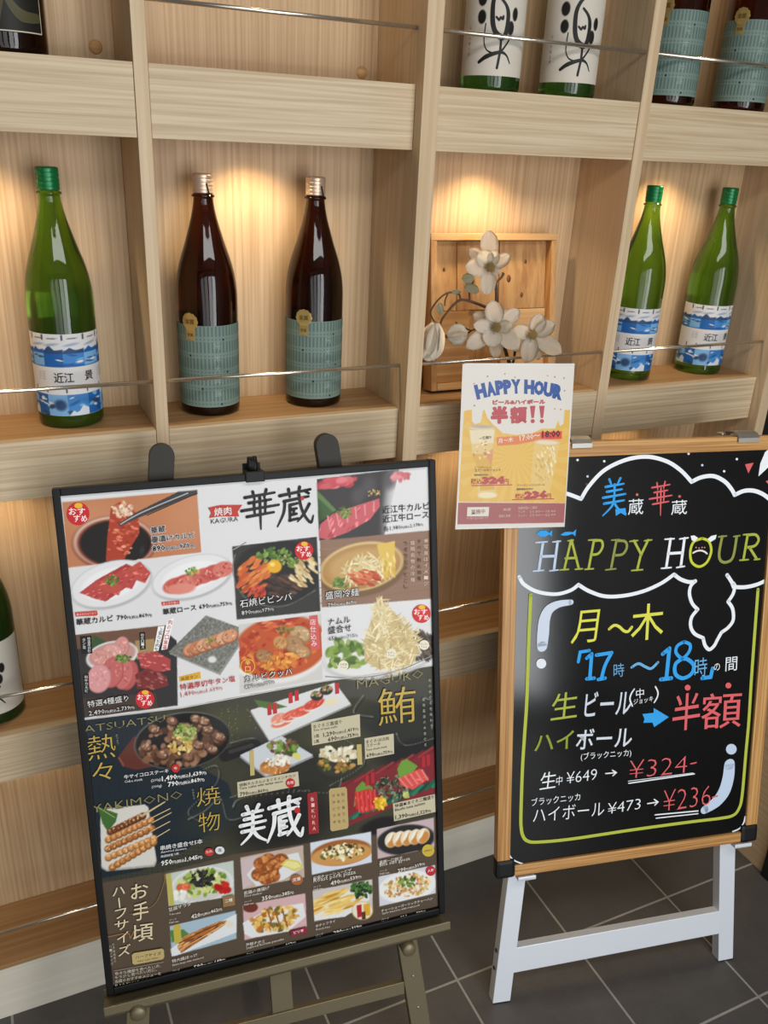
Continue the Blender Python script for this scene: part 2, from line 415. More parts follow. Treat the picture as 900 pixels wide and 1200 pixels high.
# floor: 302 mm dark stone tiles with pale grout
M_FLOOR = mat('dark_stone_tiles', rgb(74, 70, 68), 0.5)
def _floor(m):
    b = m.node_tree.nodes['Principled BSDF']; tc = nd(m, 'ShaderNodeTexCoord')
    mp = nd(m, 'ShaderNodeMapping'); mp.inputs['Location'].default_value = (-0.776 + 3.02, -1.119 + 2.96, 0); lk(m, tc.outputs['Object'], mp.inputs['Vector'])
    br = nd(m, 'ShaderNodeTexBrick', offset=0.0, squash=1.0, offset_frequency=1)
    for k, v in {'Scale': 1.0, 'Mortar Size': 0.0028, 'Mortar Smooth': 0.2, 'Bias': 0.0, 'Brick Width': 0.302, 'Row Height': 0.296}.items(): br.inputs[k].default_value = v
    br.inputs['Color1'].default_value = (*rgb(80, 77, 75), 1); br.inputs['Color2'].default_value = (*rgb(87, 83, 80), 1); br.inputs['Mortar'].default_value = (*rgb(160, 156, 148), 1)
    lk(m, mp.outputs[0], br.inputs['Vector'])
    n = nd(m, 'ShaderNodeTexNoise', Scale=14.0, Detail=6.0, Roughness=0.65); lk(m, tc.outputs['Object'], n.inputs['Vector'])
    n2 = nd(m, 'ShaderNodeTexNoise', Scale=320.0, Detail=2.0); lk(m, tc.outputs['Object'], n2.inputs['Vector'])
    ad = nd(m, 'ShaderNodeMath', operation='ADD'); lk(m, n.outputs[0], ad.inputs[0]); lk(m, n2.outputs[0], ad.inputs[1])
    mr = nd(m, 'ShaderNodeMapRange'); mr.inputs['From Min'].default_value = 0.6; mr.inputs['From Max'].default_value = 1.4; mr.inputs['To Min'].default_value = 0.75; mr.inputs['To Max'].default_value = 1.2
    lk(m, ad.outputs[0], mr.inputs[0])
    mx = nd(m, 'ShaderNodeVectorMath', operation='SCALE'); lk(m, br.outputs['Color'], mx.inputs[0]); lk(m, mr.outputs[0], mx.inputs['Scale']); lk(m, mx.outputs[0], b.inputs['Base Color'])
    iv = nd(m, 'ShaderNodeMath', operation='MULTIPLY_ADD'); iv.inputs[1].default_value = -1.0; iv.inputs[2].default_value = 1.0; lk(m, br.outputs['Fac'], iv.inputs[0])
    a2 = nd(m, 'ShaderNodeMath', operation='MULTIPLY_ADD'); a2.inputs[1].default_value = 0.25; lk(m, ad.outputs[0], a2.inputs[0]); lk(m, iv.outputs[0], a2.inputs[2])
    bp = nd(m, 'ShaderNodeBump', Strength=0.35, Distance=0.002); lk(m, a2.outputs[0], bp.inputs['Height']); lk(m, bp.outputs[0], b.inputs['Normal'])
_floor(M_FLOOR)

# ------------------------------------------------------------------ the room
b = bmesh.new(); box(b, -2.6, 2.4, -2.1, 1.60, -0.05, 0.0); structure('floor', b, M_FLOOR)
b = bmesh.new(); box(b, -2.6, 2.4, 1.575, 1.65, 0, 2.75); structure('wall_back', b, M_WALL)
b = bmesh.new(); box(b, -2.6, 2.4, -2.1, 1.60, 2.75, 2.8); structure('ceiling', b, M_ROOM)
b = bmesh.new(); box(b, 1.76, 1.80, -2.1, 1.575, 0, 2.75); structure('wall_right', b, M_WALL)
b = bmesh.new(); box(b, -2.65, -2.6, -2.1, 1.575, 0, 2.75); structure('wall_left', b, M_ROOM)
b = bmesh.new(); box(b, 1.67, 1.70, 1.085, 1.573, 0.0, 0.92, 0.002); structure('trim_1', b, M_FASCIA)
b = bmesh.new(); box(b, 1.66, 1.76, 0.98, 1.083, 0.0, 2.6, 0.003); structure('trim_2', b, M_DARK)
M_SIDE = wood('ash_side', rgb(206, 180, 145), rgb(178, 148, 112), 1, band=120, contrast=0.8)
bpy.data.objects['trim_1'].data.materials[0] = M_SIDE

# ------------------------------------------------------------------ the bottle shelf
YF, YP, YB = 1.400, 1.3728, 1.558            # fascia front, main upright front, back panel
UPR = ((-0.681, -0.660, YF - 0.002), (-0.227, -0.197, YP), (0.2415, 0.2621, YF - 0.002), (0.6931, 0.7233, YP), (1.158, 1.1826, YF - 0.002), (1.6137, 1.6417, YP))
BAYS = [(UPR[i][1], UPR[i + 1][0]) for i in range(5)]
LEV = [(2.3492, 2.2497), (1.8002, 1.7006), (1.2503, 1.1524), (0.7019, 0.6029)]   # fascia top and bottom
Z_LOW, Z_KICK = 0.1546, 0.1430
shelf = thing('display_shelf', 'tall built-in ash wood shelf of square lit bays holding the bottles along the wall', 'shelf', (0.71, 1.45, 0))
for x0, x1, yf in UPR:
    b = bmesh.new(); box(b, x0, x1, yf, YB + 0.004, 0.0, 2.6, 0.0012); obj('upright', b, M_POST, shelf)
LAMP_X = []
for i, (x0, x1) in enumerate(BAYS):
    b = bmesh.new(); box(b, x0 + 0.0005, x1 - 0.0005, YB, YB + 0.012, 0.01, 2.6); obj('back_panel', b, M_BACK, shelf)
    b = bmesh.new(); box(b, x0 + 0.0005, x1 - 0.0005, YF + 0.007, YF + 0.022, 0.0, Z_KICK); obj('kickboard', b, M_KICK, shelf)
    b = bmesh.new(); box(b, x0 + 0.0005, x1 - 0.0005, YF, YB - 0.0005, Z_KICK, Z_LOW, 0.001); obj('shelf_board', b, M_TOP, shelf)
    xl = (x0 + x1) / 2 - 0.03; LAMP_X.append(xl)
    for zt, zb in LEV:
        b = bmesh.new(); box(b, x0 + 0.0005, x1 - 0.0005, YF, YF + 0.018, zb, zt, 0.0012); obj('fascia', b, M_FASCIA, shelf)
        b = bmesh.new(); box(b, x0 + 0.0005, x1 - 0.0005, YF + 0.018, YB - 0.0005, zt - 0.018, zt - 0.0003); box(b, x0 + 0.0005, x1 - 0.0005, YF + 0.018, YB - 0.0005, zb + 0.004, zb + 0.016)
        obj('shelf_board', b, M_TOP, shelf)
        b = bmesh.new(); lathe(b, [(0, 0.002), (0.019, 0.002), (0.020, -0.0005), (0.025, 0.0005), (0.026, 0.008), (0, 0.008)], 24, (xl, 1.468, zb - 0.0008))
        d = obj('downlight', b, M_CLIPSTEEL, shelf, True)
        b = bmesh.new(); lathe(b, [(0, -0.0015), (0.017, -0.0015), (0.017, 0.002), (0, 0.002)], 24, (xl, 1.468, zb + 0.0022)); obj('lens', b, M_LAMP, d)
        l = bpy.data.lights.new('downlight_beam', 'SPOT'); l.energy = SPOT_W * {0: 0.3, 1: 1.0, 2: 0.38, 3: 0.12}[LEV.index((zt, zb))]; l.color = (1.0, 0.75, 0.45); l.spot_size = R(128); l.spot_blend = 0.75; l.shadow_soft_size = 0.014
        o = bpy.data.objects.new('downlight_beam', l); COL.objects.link(o); o.location = (xl, 1.468, zb - 0.004)
        o.rotation_euler = Vector((0, 0.15, -1)).to_track_quat('-Z', 'Y').to_euler(); o.parent = d; o.matrix_parent_inverse = d.matrix_basis.inverted()
    for zt in [z for z, _ in LEV[1:]] + [Z_LOW]:
        b = bmesh.new(); tube(b, [(x0 - 0.002, YF + 0.006, zt + 0.0815), (x1 + 0.002, YF + 0.006, zt + 0.0815)], 0.0033, 12); obj('guard_rail', b, M_STEEL, shelf)
for px, py in ((112, 55), (424, 85)):
    p = at_y(px, py, YB); b = bmesh.new(); lathe(b, [(0, 0.004), (0.008, 0.003), (0.0105, 0), (0.0105, -0.001), (0, -0.001)], 20)
    for v in b.verts: v.co = Vector((p.x + v.co.x, YB - v.co.z, p.z + v.co.y))
    obj('screw_cap', b, M_CRATE, shelf, True)

# ------------------------------------------------------------------ bottles
def glass(name, col, trans=0.9):
    m = mat(name, col, 0.03, spec=0.5, IOR=1.45, Transmission_Weight=trans); return m
M_GREEN = glass('green_glass', rgb(112, 164, 44)); M_DKGREEN = glass('deep_green_glass', rgb(74, 132, 52)); M_BROWN = glass('brown_glass', rgb(62, 25, 7))
M_CAP_GREEN = mat('green_cap', rgb(18, 112, 62), 0.3, 0.35); M_CAP_SILVER = mat('pale_metal_cap', rgb(205, 180, 158), 0.32, 0.6)
M_GOLD = mat('gold_foil', rgb(205, 176, 108), 0.35, 0.6); M_GOLD_DARK = mat('gold_foil_embossing', rgb(120, 92, 40), 0.45, 0.4)
PROFILE = [(0, 0.004), (0.030, 0.001), (0.047, 0.0), (0.0508, 0.002), (0.0523, 0.006), (0.0525, 0.012), (0.0525, 0.190), (0.0524, 0.204), (0.0517, 0.217), (0.0502, 0.230), (0.0480, 0.243),
           (0.0450, 0.2555), (0.0411, 0.2685), (0.0368, 0.281), (0.0328, 0.293), (0.0292, 0.305), (0.0256, 0.317), (0.0222, 0.329), (0.0194, 0.341), (0.0174, 0.352), (0.0163, 0.361),
           (0.0163, 0.3635), (0.0190, 0.3642), (0.0190, 0.3672), (0.0160, 0.3685), (0.0150, 0.371), (0.0150, 0.392), (0, 0.392)]

class Wrap:
    """A label band round a bottle: u is metres along the girth, v metres up; stands in for Plane in Print."""
    def __init__(s, rad): s.r = rad
    def uv(s, px, py, n=0): return (px / 1000, py / 1000)         # drawn in millimetres, y up
    def p(s, a, b, n=0):
        t = a / s.r; q = s.r + n; return Vector((q * math.sin(t), -q * math.cos(t), b))
    def proj(s, a, b): return a * 1000, b * 1000

def ring_cap(bm, r, z0, z1):
    pr = [(0, z0), (r * 0.98, z0), (r, z0 + 0.001)]
    n = 4
    for i in range(n):
        z = z0 + (z1 - z0) * (i + 0.5) / (n + 1); pr += [(r, z), (r - 0.0007, z + 0.001), (r, z + 0.002)]
    pr += [(r, z1 - 0.0025), (r - 0.0008, z1 - 0.0008), (r - 0.003, z1), (0, z1)]
    lathe(bm, pr, 36)

def label_sea():
    p = Print(Wrap(0.0526)); W, lo, hi = 92, 22, 157; g = random.Random(3)
    p.grid(-W / 1000, W / 1000, lo / 1000, hi / 1000, 0.0011, (214, 212, 210)); p.U, p.V = p.A * 1000, p.B * 1000
    white, pale, mid, deep, navy = (222, 222, 220), (120, 170, 212), (58, 128, 192), (28, 92, 160), (44, 72, 112)
    xs = [-92, -60, -36, -4, 30, 60, 92]
    def row(y0, y1, kind):
        for i in range(6):
            a, c = xs[i], xs[i + 1]; k = (i + kind) % 3; h = y1 - y0
            if kind == 0:
                p.poly([(a, y0), (c, y0), (c, y0 + h * 0.70), (a, y0 + h * 0.70)], (mid, pale, deep)[k])
                p.poly([(a, y0 + h * 0.62), (a + (c - a) * 0.3, y0 + h * (0.80 + 0.1 * (k == 2))), (a + (c - a) * 0.6, y0 + h * 0.68), (c, y0 + h * 0.74), (c, y0 + h * 0.55), (a, y0 + h * 0.55)], (navy, deep, navy)[k])
                for j in range(5):
                    yy = y0 + h * g.uniform(0.02, 0.5); p.ell(g.uniform(a + 5, c - 5), yy, g.uniform(4, 11), g.uniform(0.8, 2.2), g.uniform(-12, 12), g.choice((white, pale, deep, navy)), 0.4)
                p.poly([(a, y0), (c, y0), (c, y0 + 2), (a, y0 + 5 * (k == 0) + 1)], deep)
            else:
                p.poly([(a, y0), (c, y0), (c, y1 - 4), (a, y1 - 4)], (pale, mid, deep)[k])
                for j in range(7):
                    p.ell(g.uniform(a + 4, c - 4), y0 + h * g.uniform(0.05, 0.85), g.uniform(3, 10), g.uniform(1, 4), g.uniform(-25, 25), g.choice((white, white, navy, deep, pale)), 0.3)
                if k == 1: p.poly([(a, y0), (a + 8, y0 + 9), (a + 15, y0 + 4), (a + 24, y0 + 17), (c, y0 + 12), (c, y0)], (205, 212, 220))
                if k == 0: p.ell((a + c) / 2 + 4, y0 + h * 0.45, 10, 9, 0, navy, 0.3)
    row(104, 143, 0); row(22, 62, 1)
    for i, x in enumerate(xs[1:-1]):
        p.poly([(x - 1.6, 147), (x + 1.6, 147), (x + 1.6, 156), (x - 1.6, 156)], (70, 74, 84)); p.poly([(x - 1.2, 61), (x + 1.2, 61), (x + 1.2, 71), (x - 1.2, 71)], (60, 64, 74))
        p.ell(x + 16, 150, 9, 1.3, 3, (120, 124, 132)); p.ell(x + 14, 140, 12, 2.2, 8, (150, 168, 190), 0.4)
    for x in (-50, 56):
        for yy in (94, 90, 86, 82): p.text('近江の地酒', (x, yy), (x + 13, yy), (120, 116, 112), 2.6)
    p.lift = 0.0006; p.box('近江', -22, 95, 9, 78, (40, 40, 42), bold=0.03); p.box('景', 27, 95, 43, 79, (40, 40, 42), bold=0.03)
    return p
def label_teal():
    p = Print(Wrap(0.0526)); W, lo, hi = 118, 17, 160
    p.grid(-W / 1000, W / 1000, lo / 1000, hi / 1000, 0.0012, (116, 136, 127)); p.U, p.V = p.A * 1000, p.B * 1000
    dk = (90, 110, 103)
    for k in range(5):
        y = 28 + k * 28.5
        for i in range(-17, 18):
            x = i * 6.6; p.shape([(x - 1.7, y), (x + 1.7, y), (x + 1.7, min(y + 19, 159)), (x - 1.7, min(y + 19, 159))], dk)
            if y < 150: p.shape([(x - 1.2, y - 6.5), (x + 1.2, y - 6.5), (x + 1.2, y - 3.8), (x - 1.2, y - 3.8)], dk)
    for x, y in ((26, 136), (-33, 107.5), (-13, 50.5), (20, 22), (33, 79)): p.shape([(x - 1.6, y - 1.6), (x + 1.6, y - 1.6), (x + 1.6, y + 1.8), (x - 1.6, y + 1.8)], (16, 18, 18))
    p.lift = 0.0005
    for i, ch in enumerate('純米大吟醸'): p.box(ch, 8, 134 - i * 21, 20, 120 - i * 21, (146, 166, 158))
    return p
def label_calligraphy():
    p = Print(Wrap(0.0526)); W, lo, hi = 78, 24, 170
    p.grid(-W / 1000, W / 1000, lo / 1000, hi / 1000, 0.0012, (206, 198, 184)); p.U, p.V = p.A * 1000, p.B * 1000
    ink = (26, 24, 23); p.lift = 0.0004
    for x, y, a, c in ((-28, 112, 7.5, 10.5), (-29, 139, 8, 11), (24, 97, 6.5, 10.5), (31, 118, 5.5, 10), (-20, 163, 8, 5)): p.ell(x, y, a, c, 0, ink, 0.1)
    p.line([(6, 160), (-4, 150), (-10, 134), (-9, 108), (-4, 92), (6, 83), (14, 85), (17, 100), (17, 118), (12, 130), (2, 140)], [5, 6, 7, 8, 8, 10, 8, 7, 7, 5, 4], ink, True)
    p.line([(-3, 112), (2, 108), (4, 112), (8, 110), (9, 114)], [3.5, 4, 3, 5, 3], ink, True)
    p.line([(-20, 102), (-21, 84), (-20, 72), (-14, 62), (-2, 58), (8, 60), (18, 72), (24, 82)], [2, 1.8, 1.8, 2.2, 3.2, 3.6, 3, 2.4], ink, True)
    p.line([(8, 80), (8, 62), (5, 36)], [4, 4.4, 4.4], ink, True); p.line([(-27, 44), (-14, 53), (8, 60), (20, 56), (28, 44)], [5, 7, 5.5, 3, 1.8], ink, True)
    for i, ch in enumerate('純米吟醸生酒'): p.box(ch, -52, 99 - i * 8, -48, 94 - i * 8, (150, 96, 80))
    return p
def label_black():
    p = Print(Wrap(0.0526)); W, lo, hi = 62, 25, 160
    p.grid(-W / 1000, W / 1000, lo / 1000, hi / 1000, 0.003, (30, 28, 22)); p.U, p.V = p.A * 1000, p.B * 1000
    p.lift = 0.0008; br = (78, 74, 48); wt = (205, 196, 176)
    p.line([(-36, 62), (0, 68), (40, 79)], [8, 12, 4], br); p.line([(4, 108), (2, 68), (-2, 34)], [14, 16, 5], br)
    p.line([(-2, 66), (-26, 46), (-46, 38)], [10, 8, 4], br, True); p.line([(14, 63), (30, 46), (56, 45)], [8, 15, 11], br, True)
    p.line([(-26, 96), (-16, 84)], [9, 7], br); p.line([(34, 106), (22, 90)], [9, 7], br)
    for a, c in (((-60.5, 26.5), (60.5, 26.5)), ((-60.5, 158), (60.5, 158)), ((-60.5, 26.5), (-60.5, 158)), ((60.5, 26.5), (60.5, 158))): p.line([(a[0] + (c[0] - a[0]) * i / 20, a[1] + (c[1] - a[1]) * i / 20) for i in range(21)], 1.4, wt, cap=False)
    return p
def make_bottle(label, group, gm, capm, paper, sticker=None, loc=(0, 0, 0), rz=0.0):
    t = thing('sake_bottle', label, 'bottle', loc, rz, group)
    b = bmesh.new(); lathe(b, PROFILE, 64); obj('glass_body', b, gm, t, True, local=True)
    b = bmesh.new(); ring_cap(b, 0.0172, 0.3705, 0.4005 if capm is M_CAP_SILVER else 0.4035); obj('cap', b, capm, t, True, local=True)
    if capm is M_CAP_SILVER:
        b = bmesh.new(); tube(b, [(0.006, -0.0172, 0.386), (0.0085, -0.0175, 0.376), (0.010, -0.0176, 0.370), (0.013, -0.017, 0.368)], 0.0012, 6); obj('pull_tab', b, M_BLACK, t, True, local=True)
    o = paper.build('label', M_LABEL_INK, t); o.matrix_parent_inverse = Matrix()
    for q in o.data.polygons: q.use_smooth = True
    if sticker:
        a, z = sticker; wr = Wrap(0.0529); b = bmesh.new()
        def patch(pts, n):
            top = [b.verts.new(wr.p(a + x, z + y, n)) for x, y in pts]; bot = [b.verts.new(wr.p(a + x, z + y, n - 0.0004)) for x, y in pts]
            b.faces.new(top); b.faces.new(bot[::-1]); k = len(pts)
            for i in range(k): b.faces.new((top[i], bot[i], bot[(i + 1) % k], top[(i + 1) % k]))
        patch([(-0.0085, -0.033), (0, -0.030), (0.0085, -0.033), (0.0085, -0.008), (-0.0085, -0.008)], 0.0009)
        patch([(0.015 * math.cos(k * math.pi / 12) * (1 + 0.04 * (-1) ** k), 0.015 * math.sin(k * math.pi / 12) * (1 + 0.04 * (-1) ** k)) for k in range(24)], 0.0014)
        s = obj('award_sticker', b, M_GOLD, t, local=True)
        p = Print(wr, 0.0015); p.U = None; f = []
        e = bmesh.new()
        v, fc = glyphs('金賞', 0.02, 1); vs = [e.verts.new(wr.p(a - 0.009 + x * 0.009, z - 0.003 + y * 0.009, 0.0016)) for x, y in v]
        for q in fc: e.faces.new([vs[i] for i in q])
        v, fc = glyphs('受賞', 0.02, 1); vs = [e.verts.new(wr.p(a - 0.006 + x * 0.006, z - 0.0245 + y * 0.006, 0.0012)) for x, y in v]
        for q in fc: e.faces.new([vs[i] for i in q])
        obj('embossing', e, M_GOLD_DARK, s, local=True)
    return t
def face_cam(x, y, off=0.0):
    return math.atan2(x, y) * -1 + R(off)      # the label's middle looks back at the lens, turned by off
YBOT = 1.498
zB, zA, zC = LEV[2][0], LEV[1][0], LEV[3][0]
GB, GT, GW, GK = 'blue landscape label green bottles', 'teal lattice label brown bottles', 'white calligraphy label green bottles', None
sea = make_bottle('green sake bottle with blue seascape label standing alone in the leftmost middle bay', GB, M_GREEN, M_CAP_GREEN, label_sea(), None, (0.1182, YBOT, zB), face_cam(0.118, YBOT, 0))
dup(sea, (1.3110, YBOT, zB), face_cam(1.311, YBOT, 12), 'green sake bottle with blue seascape label, left of the pair in the right bay')
dup(sea, (1.5214, YBOT, zB), face_cam(1.521, YBOT, 28), 'green sake bottle with blue seascape label, right of the pair in the right bay')
teal = make_bottle('brown sake bottle with teal lattice label, left of the two in the middle bay', GT, M_BROWN, M_CAP_SILVER, label_teal(), (-0.0315, 0.166), (0.3587, YBOT, zB), face_cam(0.3587, YBOT, 0))
dup(teal, (0.5571, YBOT, zB), face_cam(0.557, YBOT, 14), 'brown sake bottle with teal lattice label, right of the two in the middle bay')
dup(teal, (1.276, 1.466, zA), face_cam(1.276, 1.45, 5), 'brown bottle with teal label on the top right shelf, beside the upright')
dup(teal, (1.463, 1.466, zA), face_cam(1.463, 1.45, 10), 'brown bottle with teal label on the top right shelf, cut by the right picture edge')
cal = make_bottle('green bottle with white calligraphy label on the top shelf, left of the pair', GW, M_DKGREEN, M_CAP_GREEN, label_calligraphy(), None, (0.874, 1.471, zA), face_cam(0.871, 1.45, 6))
dup(cal, (1.039, 1.471, zA), face_cam(1.036, 1.45, 14), 'green bottle with white calligraphy label on the top shelf, right of the pair')
dup(cal, (-0.0705, 1.49, zC), face_cam(-0.07, 1.49, -12), 'green bottle with white calligraphy label on the lower shelf at the left picture edge')
make_bottle('dark brown bottle with black label and olive brush character in the top left corner', None, M_BROWN, M_CAP_SILVER, label_black(), None, (0.083, 1.466, zA), face_cam(0.083, 1.45, -10))

# ------------------------------------------------------------------ cedar crate leaning on the back panel
ct = 0.150; cp = Plane((0.945, 1.470, zB + 0.0065), (1, 0, 0), (0, math.sin(ct), math.cos(ct)))
crate = thing('wooden_crate', 'square open cedar crate leaning upright on the shelf behind the white magnolias', 'crate', (0.945, 1.47, zB))
CW, CH, CD = 0.146, 0.302, 0.036
for nm, a in (('side_board', (-CW, -CW + 0.013, 0, CH - 0.0135)), ('side_board', (CW - 0.013, CW, 0, CH - 0.0135)), ('end_board', (-CW, CW, CH - 0.013, CH)), ('end_board', (-CW + 0.0135, CW - 0.0135, 0.0, 0.013))):
    b = bmesh.new(); box(b, a[0], a[1], a[2], a[3], -CD, 0.0, 0.0012, cp); obj(nm, b, M_CRATE_V if nm[0] == 's' else M_CRATE, crate)
for a, m_ in (((-0.1325, -0.077, 0.155, 0.2885, -0.024), M_CRATE_V), ((-0.076, 0.020, 0.155, 0.2885, -0.022), M_CRATE_V), ((0.021, 0.1325, 0.155, 0.2885, -0.020), M_CRATE_V), ((-0.1325, -0.050, 0.0135, 0.154, -0.019), M_CRATE),
              ((-0.049, 0.024, 0.0135, 0.154, -0.026), M_CRATE_V), ((0.025, 0.1325, 0.0135, 0.154, -0.017), M_CRATE)):
    b = bmesh.new(); box(b, a[0], a[1], a[2], a[3], -CD + 0.001, a[4], 0.0008, cp); obj('panel_board', b, m_, crate)
M_KNOT = mat('wood_knot', rgb(112, 68, 34), 0.6)
for a, c, r_, n_ in ((0.043, 0.215, 0.005, -0.0205), (0.075, 0.182, 0.0035, -0.0205), (0.083, 0.248, 0.003, -0.0205), (-0.105, 0.235, 0.003, -0.0245)):
    b = bmesh.new(); t = bmesh.new(); lathe(t, [(0, 0), (r_, 0), (r_, 0.001), (0, 0.001)], 14); merge(b, t, lambda q: cp.p(a + q.x, c + q.y * 1.5, n_ + q.z)); obj('knot', b, M_KNOT, crate)

# ------------------------------------------------------------------ magnolia branch
M_PETAL = mat('cream_petal', rgb(236, 226, 208), 0.55, Subsurface_Weight=0.15, Subsurface_Radius=(0.01, 0.006, 0.004))
M_STAMEN = mat('flower_heart', rgb(140, 116, 66), 0.7); M_BARK = mat('brown_bark', rgb(82, 58, 40), 0.75); M_LEAF = mat('grey_green_bud', rgb(172, 170, 140), 0.6); M_HUSK = mat('brown_husk', rgb(128, 88, 48), 0.7)
mag = thing('magnolia_branch', 'branch of white artificial magnolias leaning before the cedar crate on the shelf', 'flowers', (0.94, 1.43, zB))
ZK = 900 / 170.0
def zpt(zx, zy, y): return at_y(490 + zx / ZK, 270 + zy / ZK, y)     # a point of the enlarged photo on the plane y
def petal_mesh(base, tip_dir, face, length, width, cup, start=0.12):
    """A spoon-shaped petal from base along tip_dir, its inside turned to `face`."""
    bm = bmesh.new(); d = tip_dir.normalized(); f = (face - d * face.dot(d)).normalized(); s = d.cross(f); NL, NW = 9, 6; rows = []
    for i in range(NL + 1):
        t = i / NL; wd = width / 2 * 1.12 * max(0.10, (1 - (2 * abs(t - 0.58) / (1.16 if t < 0.58 else 0.86)) ** 2.3)) ** 0.6
        lift = cup * length * (t ** 1.5) * (1.0 - 0.65 * t) * 1.6
        row = []
        for j in range(NW + 1):
            q = (j / NW - 0.5) * 2; row.append(bm.verts.new(base + d * (length * (start + (1 - start) * t - 0.03 * q * q)) + s * wd * q + f * (lift + 0.30 * wd * q * q + 0.0012 * math.sin(5 * q + 3 * t))))
        rows.append(row)
    for a, c in zip(rows, rows[1:]):
        for j in range(NW):
            fc = bm.faces.new((a[j], a[j + 1], c[j + 1], c[j])); fc.smooth = True
    bmesh.ops.solidify(bm, geom=bm.faces[:], thickness=0.0012)
    return bm
def bloom(zx, zy, y, petals, core=0.0085):
    c = zpt(zx, zy, y); toward = (CAM_P - c).normalized(); rr = (RIGHT - toward * RIGHT.dot(toward)).normalized(); uu = toward.cross(rr); sc = (c - CAM_P).dot(FWD) / F_PX / ZK
    b = bmesh.new(); g = random.Random(int(zx))
    for i in range(46):
        r_, a = core * math.sqrt(i / 46), i * 2.4; p0 = c + toward * 0.002 + (rr * math.cos(a) + uu * math.sin(a)) * r_ * 0.6
        tube(b, [p0, p0 + toward * (0.007 + 0.004 * (1 - i / 46)) + (rr * math.cos(a) + uu * math.sin(a)) * r_ * 0.5], [0.0011, 0.0014], 5)
    t = bmesh.new(); bmesh.ops.create_icosphere(t, subdivisions=2, radius=core * 0.62); merge(b, t, lambda q: c + q * 0.9)
    core_o = obj('blossom', b, M_STAMEN, mag, True)
    for k, (ang, ln, wd, cup, back) in enumerate(petals):
        d = (rr * math.cos(R(ang)) + uu * math.sin(R(ang)) + toward * (-0.12 if back else 0.22)); bs = c - toward * (0.004 + 0.0015 * k * (1 if back else 0.3))
        obj('petal', petal_mesh(bs, d, toward, ln * sc * 1.06, wd * sc, cup, 0.10), M_PETAL, core_o, True)
    return c
c1 = bloom(450, 230, 1.432, [(140, 165, 70, 0.1, 1), (95, 210, 100, 0.15, 1), (125, 120, 100, 0.4, 0), (178, 155, 105, 0.25, 0), (262, 165, 90, 0.2, 0), (32, 140, 75, 0.3, 0), (-30, 75, 48, 0.45, 0), (75, 110, 70, 0.45, 0)])
c2 = bloom(487, 603, 1.388, [(150, 160, 75, 0.1, 1), (38, 165, 85, 0.1, 1), (270, 180, 80, 0.1, 1), (100, 165, 105, 0.2, 0), (173, 145, 80, 0.35, 0), (214, 220, 95, 0.15, 0), (248, 125, 112, 0.4, 0), (318, 185, 100, 0.2, 0), (5, 100, 70, 0.4, 0)])
c3 = bloom(712, 648, 1.380, [(215, 150, 80, 0.1, 1), (285, 150, 70, 0.1, 1), (68, 135, 92, 0.25, 0), (28, 150, 88, 0.3, 0), (328, 205, 92, 0.12, 0), (258, 172, 98, 0.1, 0), (163, 130, 84, 0.4, 0)])
# the drooping half-open flower and the bud at the left
def closed(zx, zy, y, ang, petals, husk):
    c = zpt(zx, zy, y); toward = (CAM_P - c).normalized(); rr = (RIGHT - toward * RIGHT.dot(toward)).normalized(); uu = toward.cross(rr); sc = (c - CAM_P).dot(FWD) / F_PX / ZK
    ax = rr * math.cos(R(ang)) + uu * math.sin(R(ang)); sd = ax.cross(toward)
    b = bmesh.new(); n = 10; pr = [(0.2, 0.0), (0.8, 0.1), (1.0, 0.3), (0.75, 0.5), (0.2, 0.62)]
    tube(b, [c + ax * (h * husk * sc) for _, h in pr], [max(q * husk * 0.26 * sc, 0.0008) for q, _ in pr], 12)
    h = obj('blossom', b, M_HUSK, mag, True)
    for (tw, ln, wd, out) in petals:
        r_ = toward * math.cos(R(tw)) + sd * math.sin(R(tw)); o = petal_mesh(c + ax * (husk * 0.25 * sc) + r_ * (wd * 0.18 * sc), ax + r_ * out, -r_, ln * sc, wd * sc, 0.12 if out > 0.15 else 0.05, 0.0)
        obj('petal', o, M_PETAL, h, True)
closed(112, 560, 1.420, 258, [(0, 235, 150, 0.10), (60, 230, 140, 0.16), (-60, 225, 140, 0.16), (120, 205, 130, 0.1), (-125, 205, 130, 0.12), (40, 255, 80, 0.42), (-20, 220, 90, 0.2)], 70)
closed(165, 660, 1.432, 8, [(0, 128, 120, 0.02), (75, 128, 115, 0.02), (-75, 128, 115, 0.02), (180, 120, 110, 0.0)], 66)
br = bmesh.new()
def twig(pts, r0, r1, y=1.438):
    P = smooth_curve([zpt(px, py, (q[0] if q else y)) for px, py, *q in pts], 5); tube(br, P, [r0 + (r1 - r0) * i / (len(P) - 1) for i in range(len(P))], 7)
twig([(455, 260), (482, 330), (486, 430), (500, 560), (540, 740), (580, 860)], 0.0026, 0.004)
tube(br, smooth_curve([c2 + Vector((0, 0.006, 0)), c2 + Vector((0.0, 0.04, 0.006)), zpt(505, 585, 1.438)], 4), 0.0024, 7)
twig([(490, 520), (425, 478), (330, 442), (262, 432), (205, 478), (150, 550), (135, 600)], 0.0032, 0.0018)
twig([(262, 432), (252, 396), (188, 386), (125, 430), (78, 505), (100, 565, 1.424)], 0.002, 0.0016)
twig([(188, 386), (168, 430), (165, 470)], 0.0015, 0.0012); twig([(320, 440), (320, 360), (345, 310), (300, 265)], 0.002, 0.0012)
twig([(500, 560), (400, 600), (330, 622), (290, 655), (240, 650)], 0.002, 0.0014); twig([(330, 622), (260, 590), (232, 568)], 0.0014, 0.001)
twig([(480, 330), (520, 285), (530, 262)], 0.0022, 0.003)
pe = zpt(580, 860, 1.438); tube(br, [pe, (pe.x + 0.012, 1.444, zB + 0.03), (pe.x + 0.018, 1.446, zB + 0.0055)], [0.004, 0.0045, 0.0045], 8)
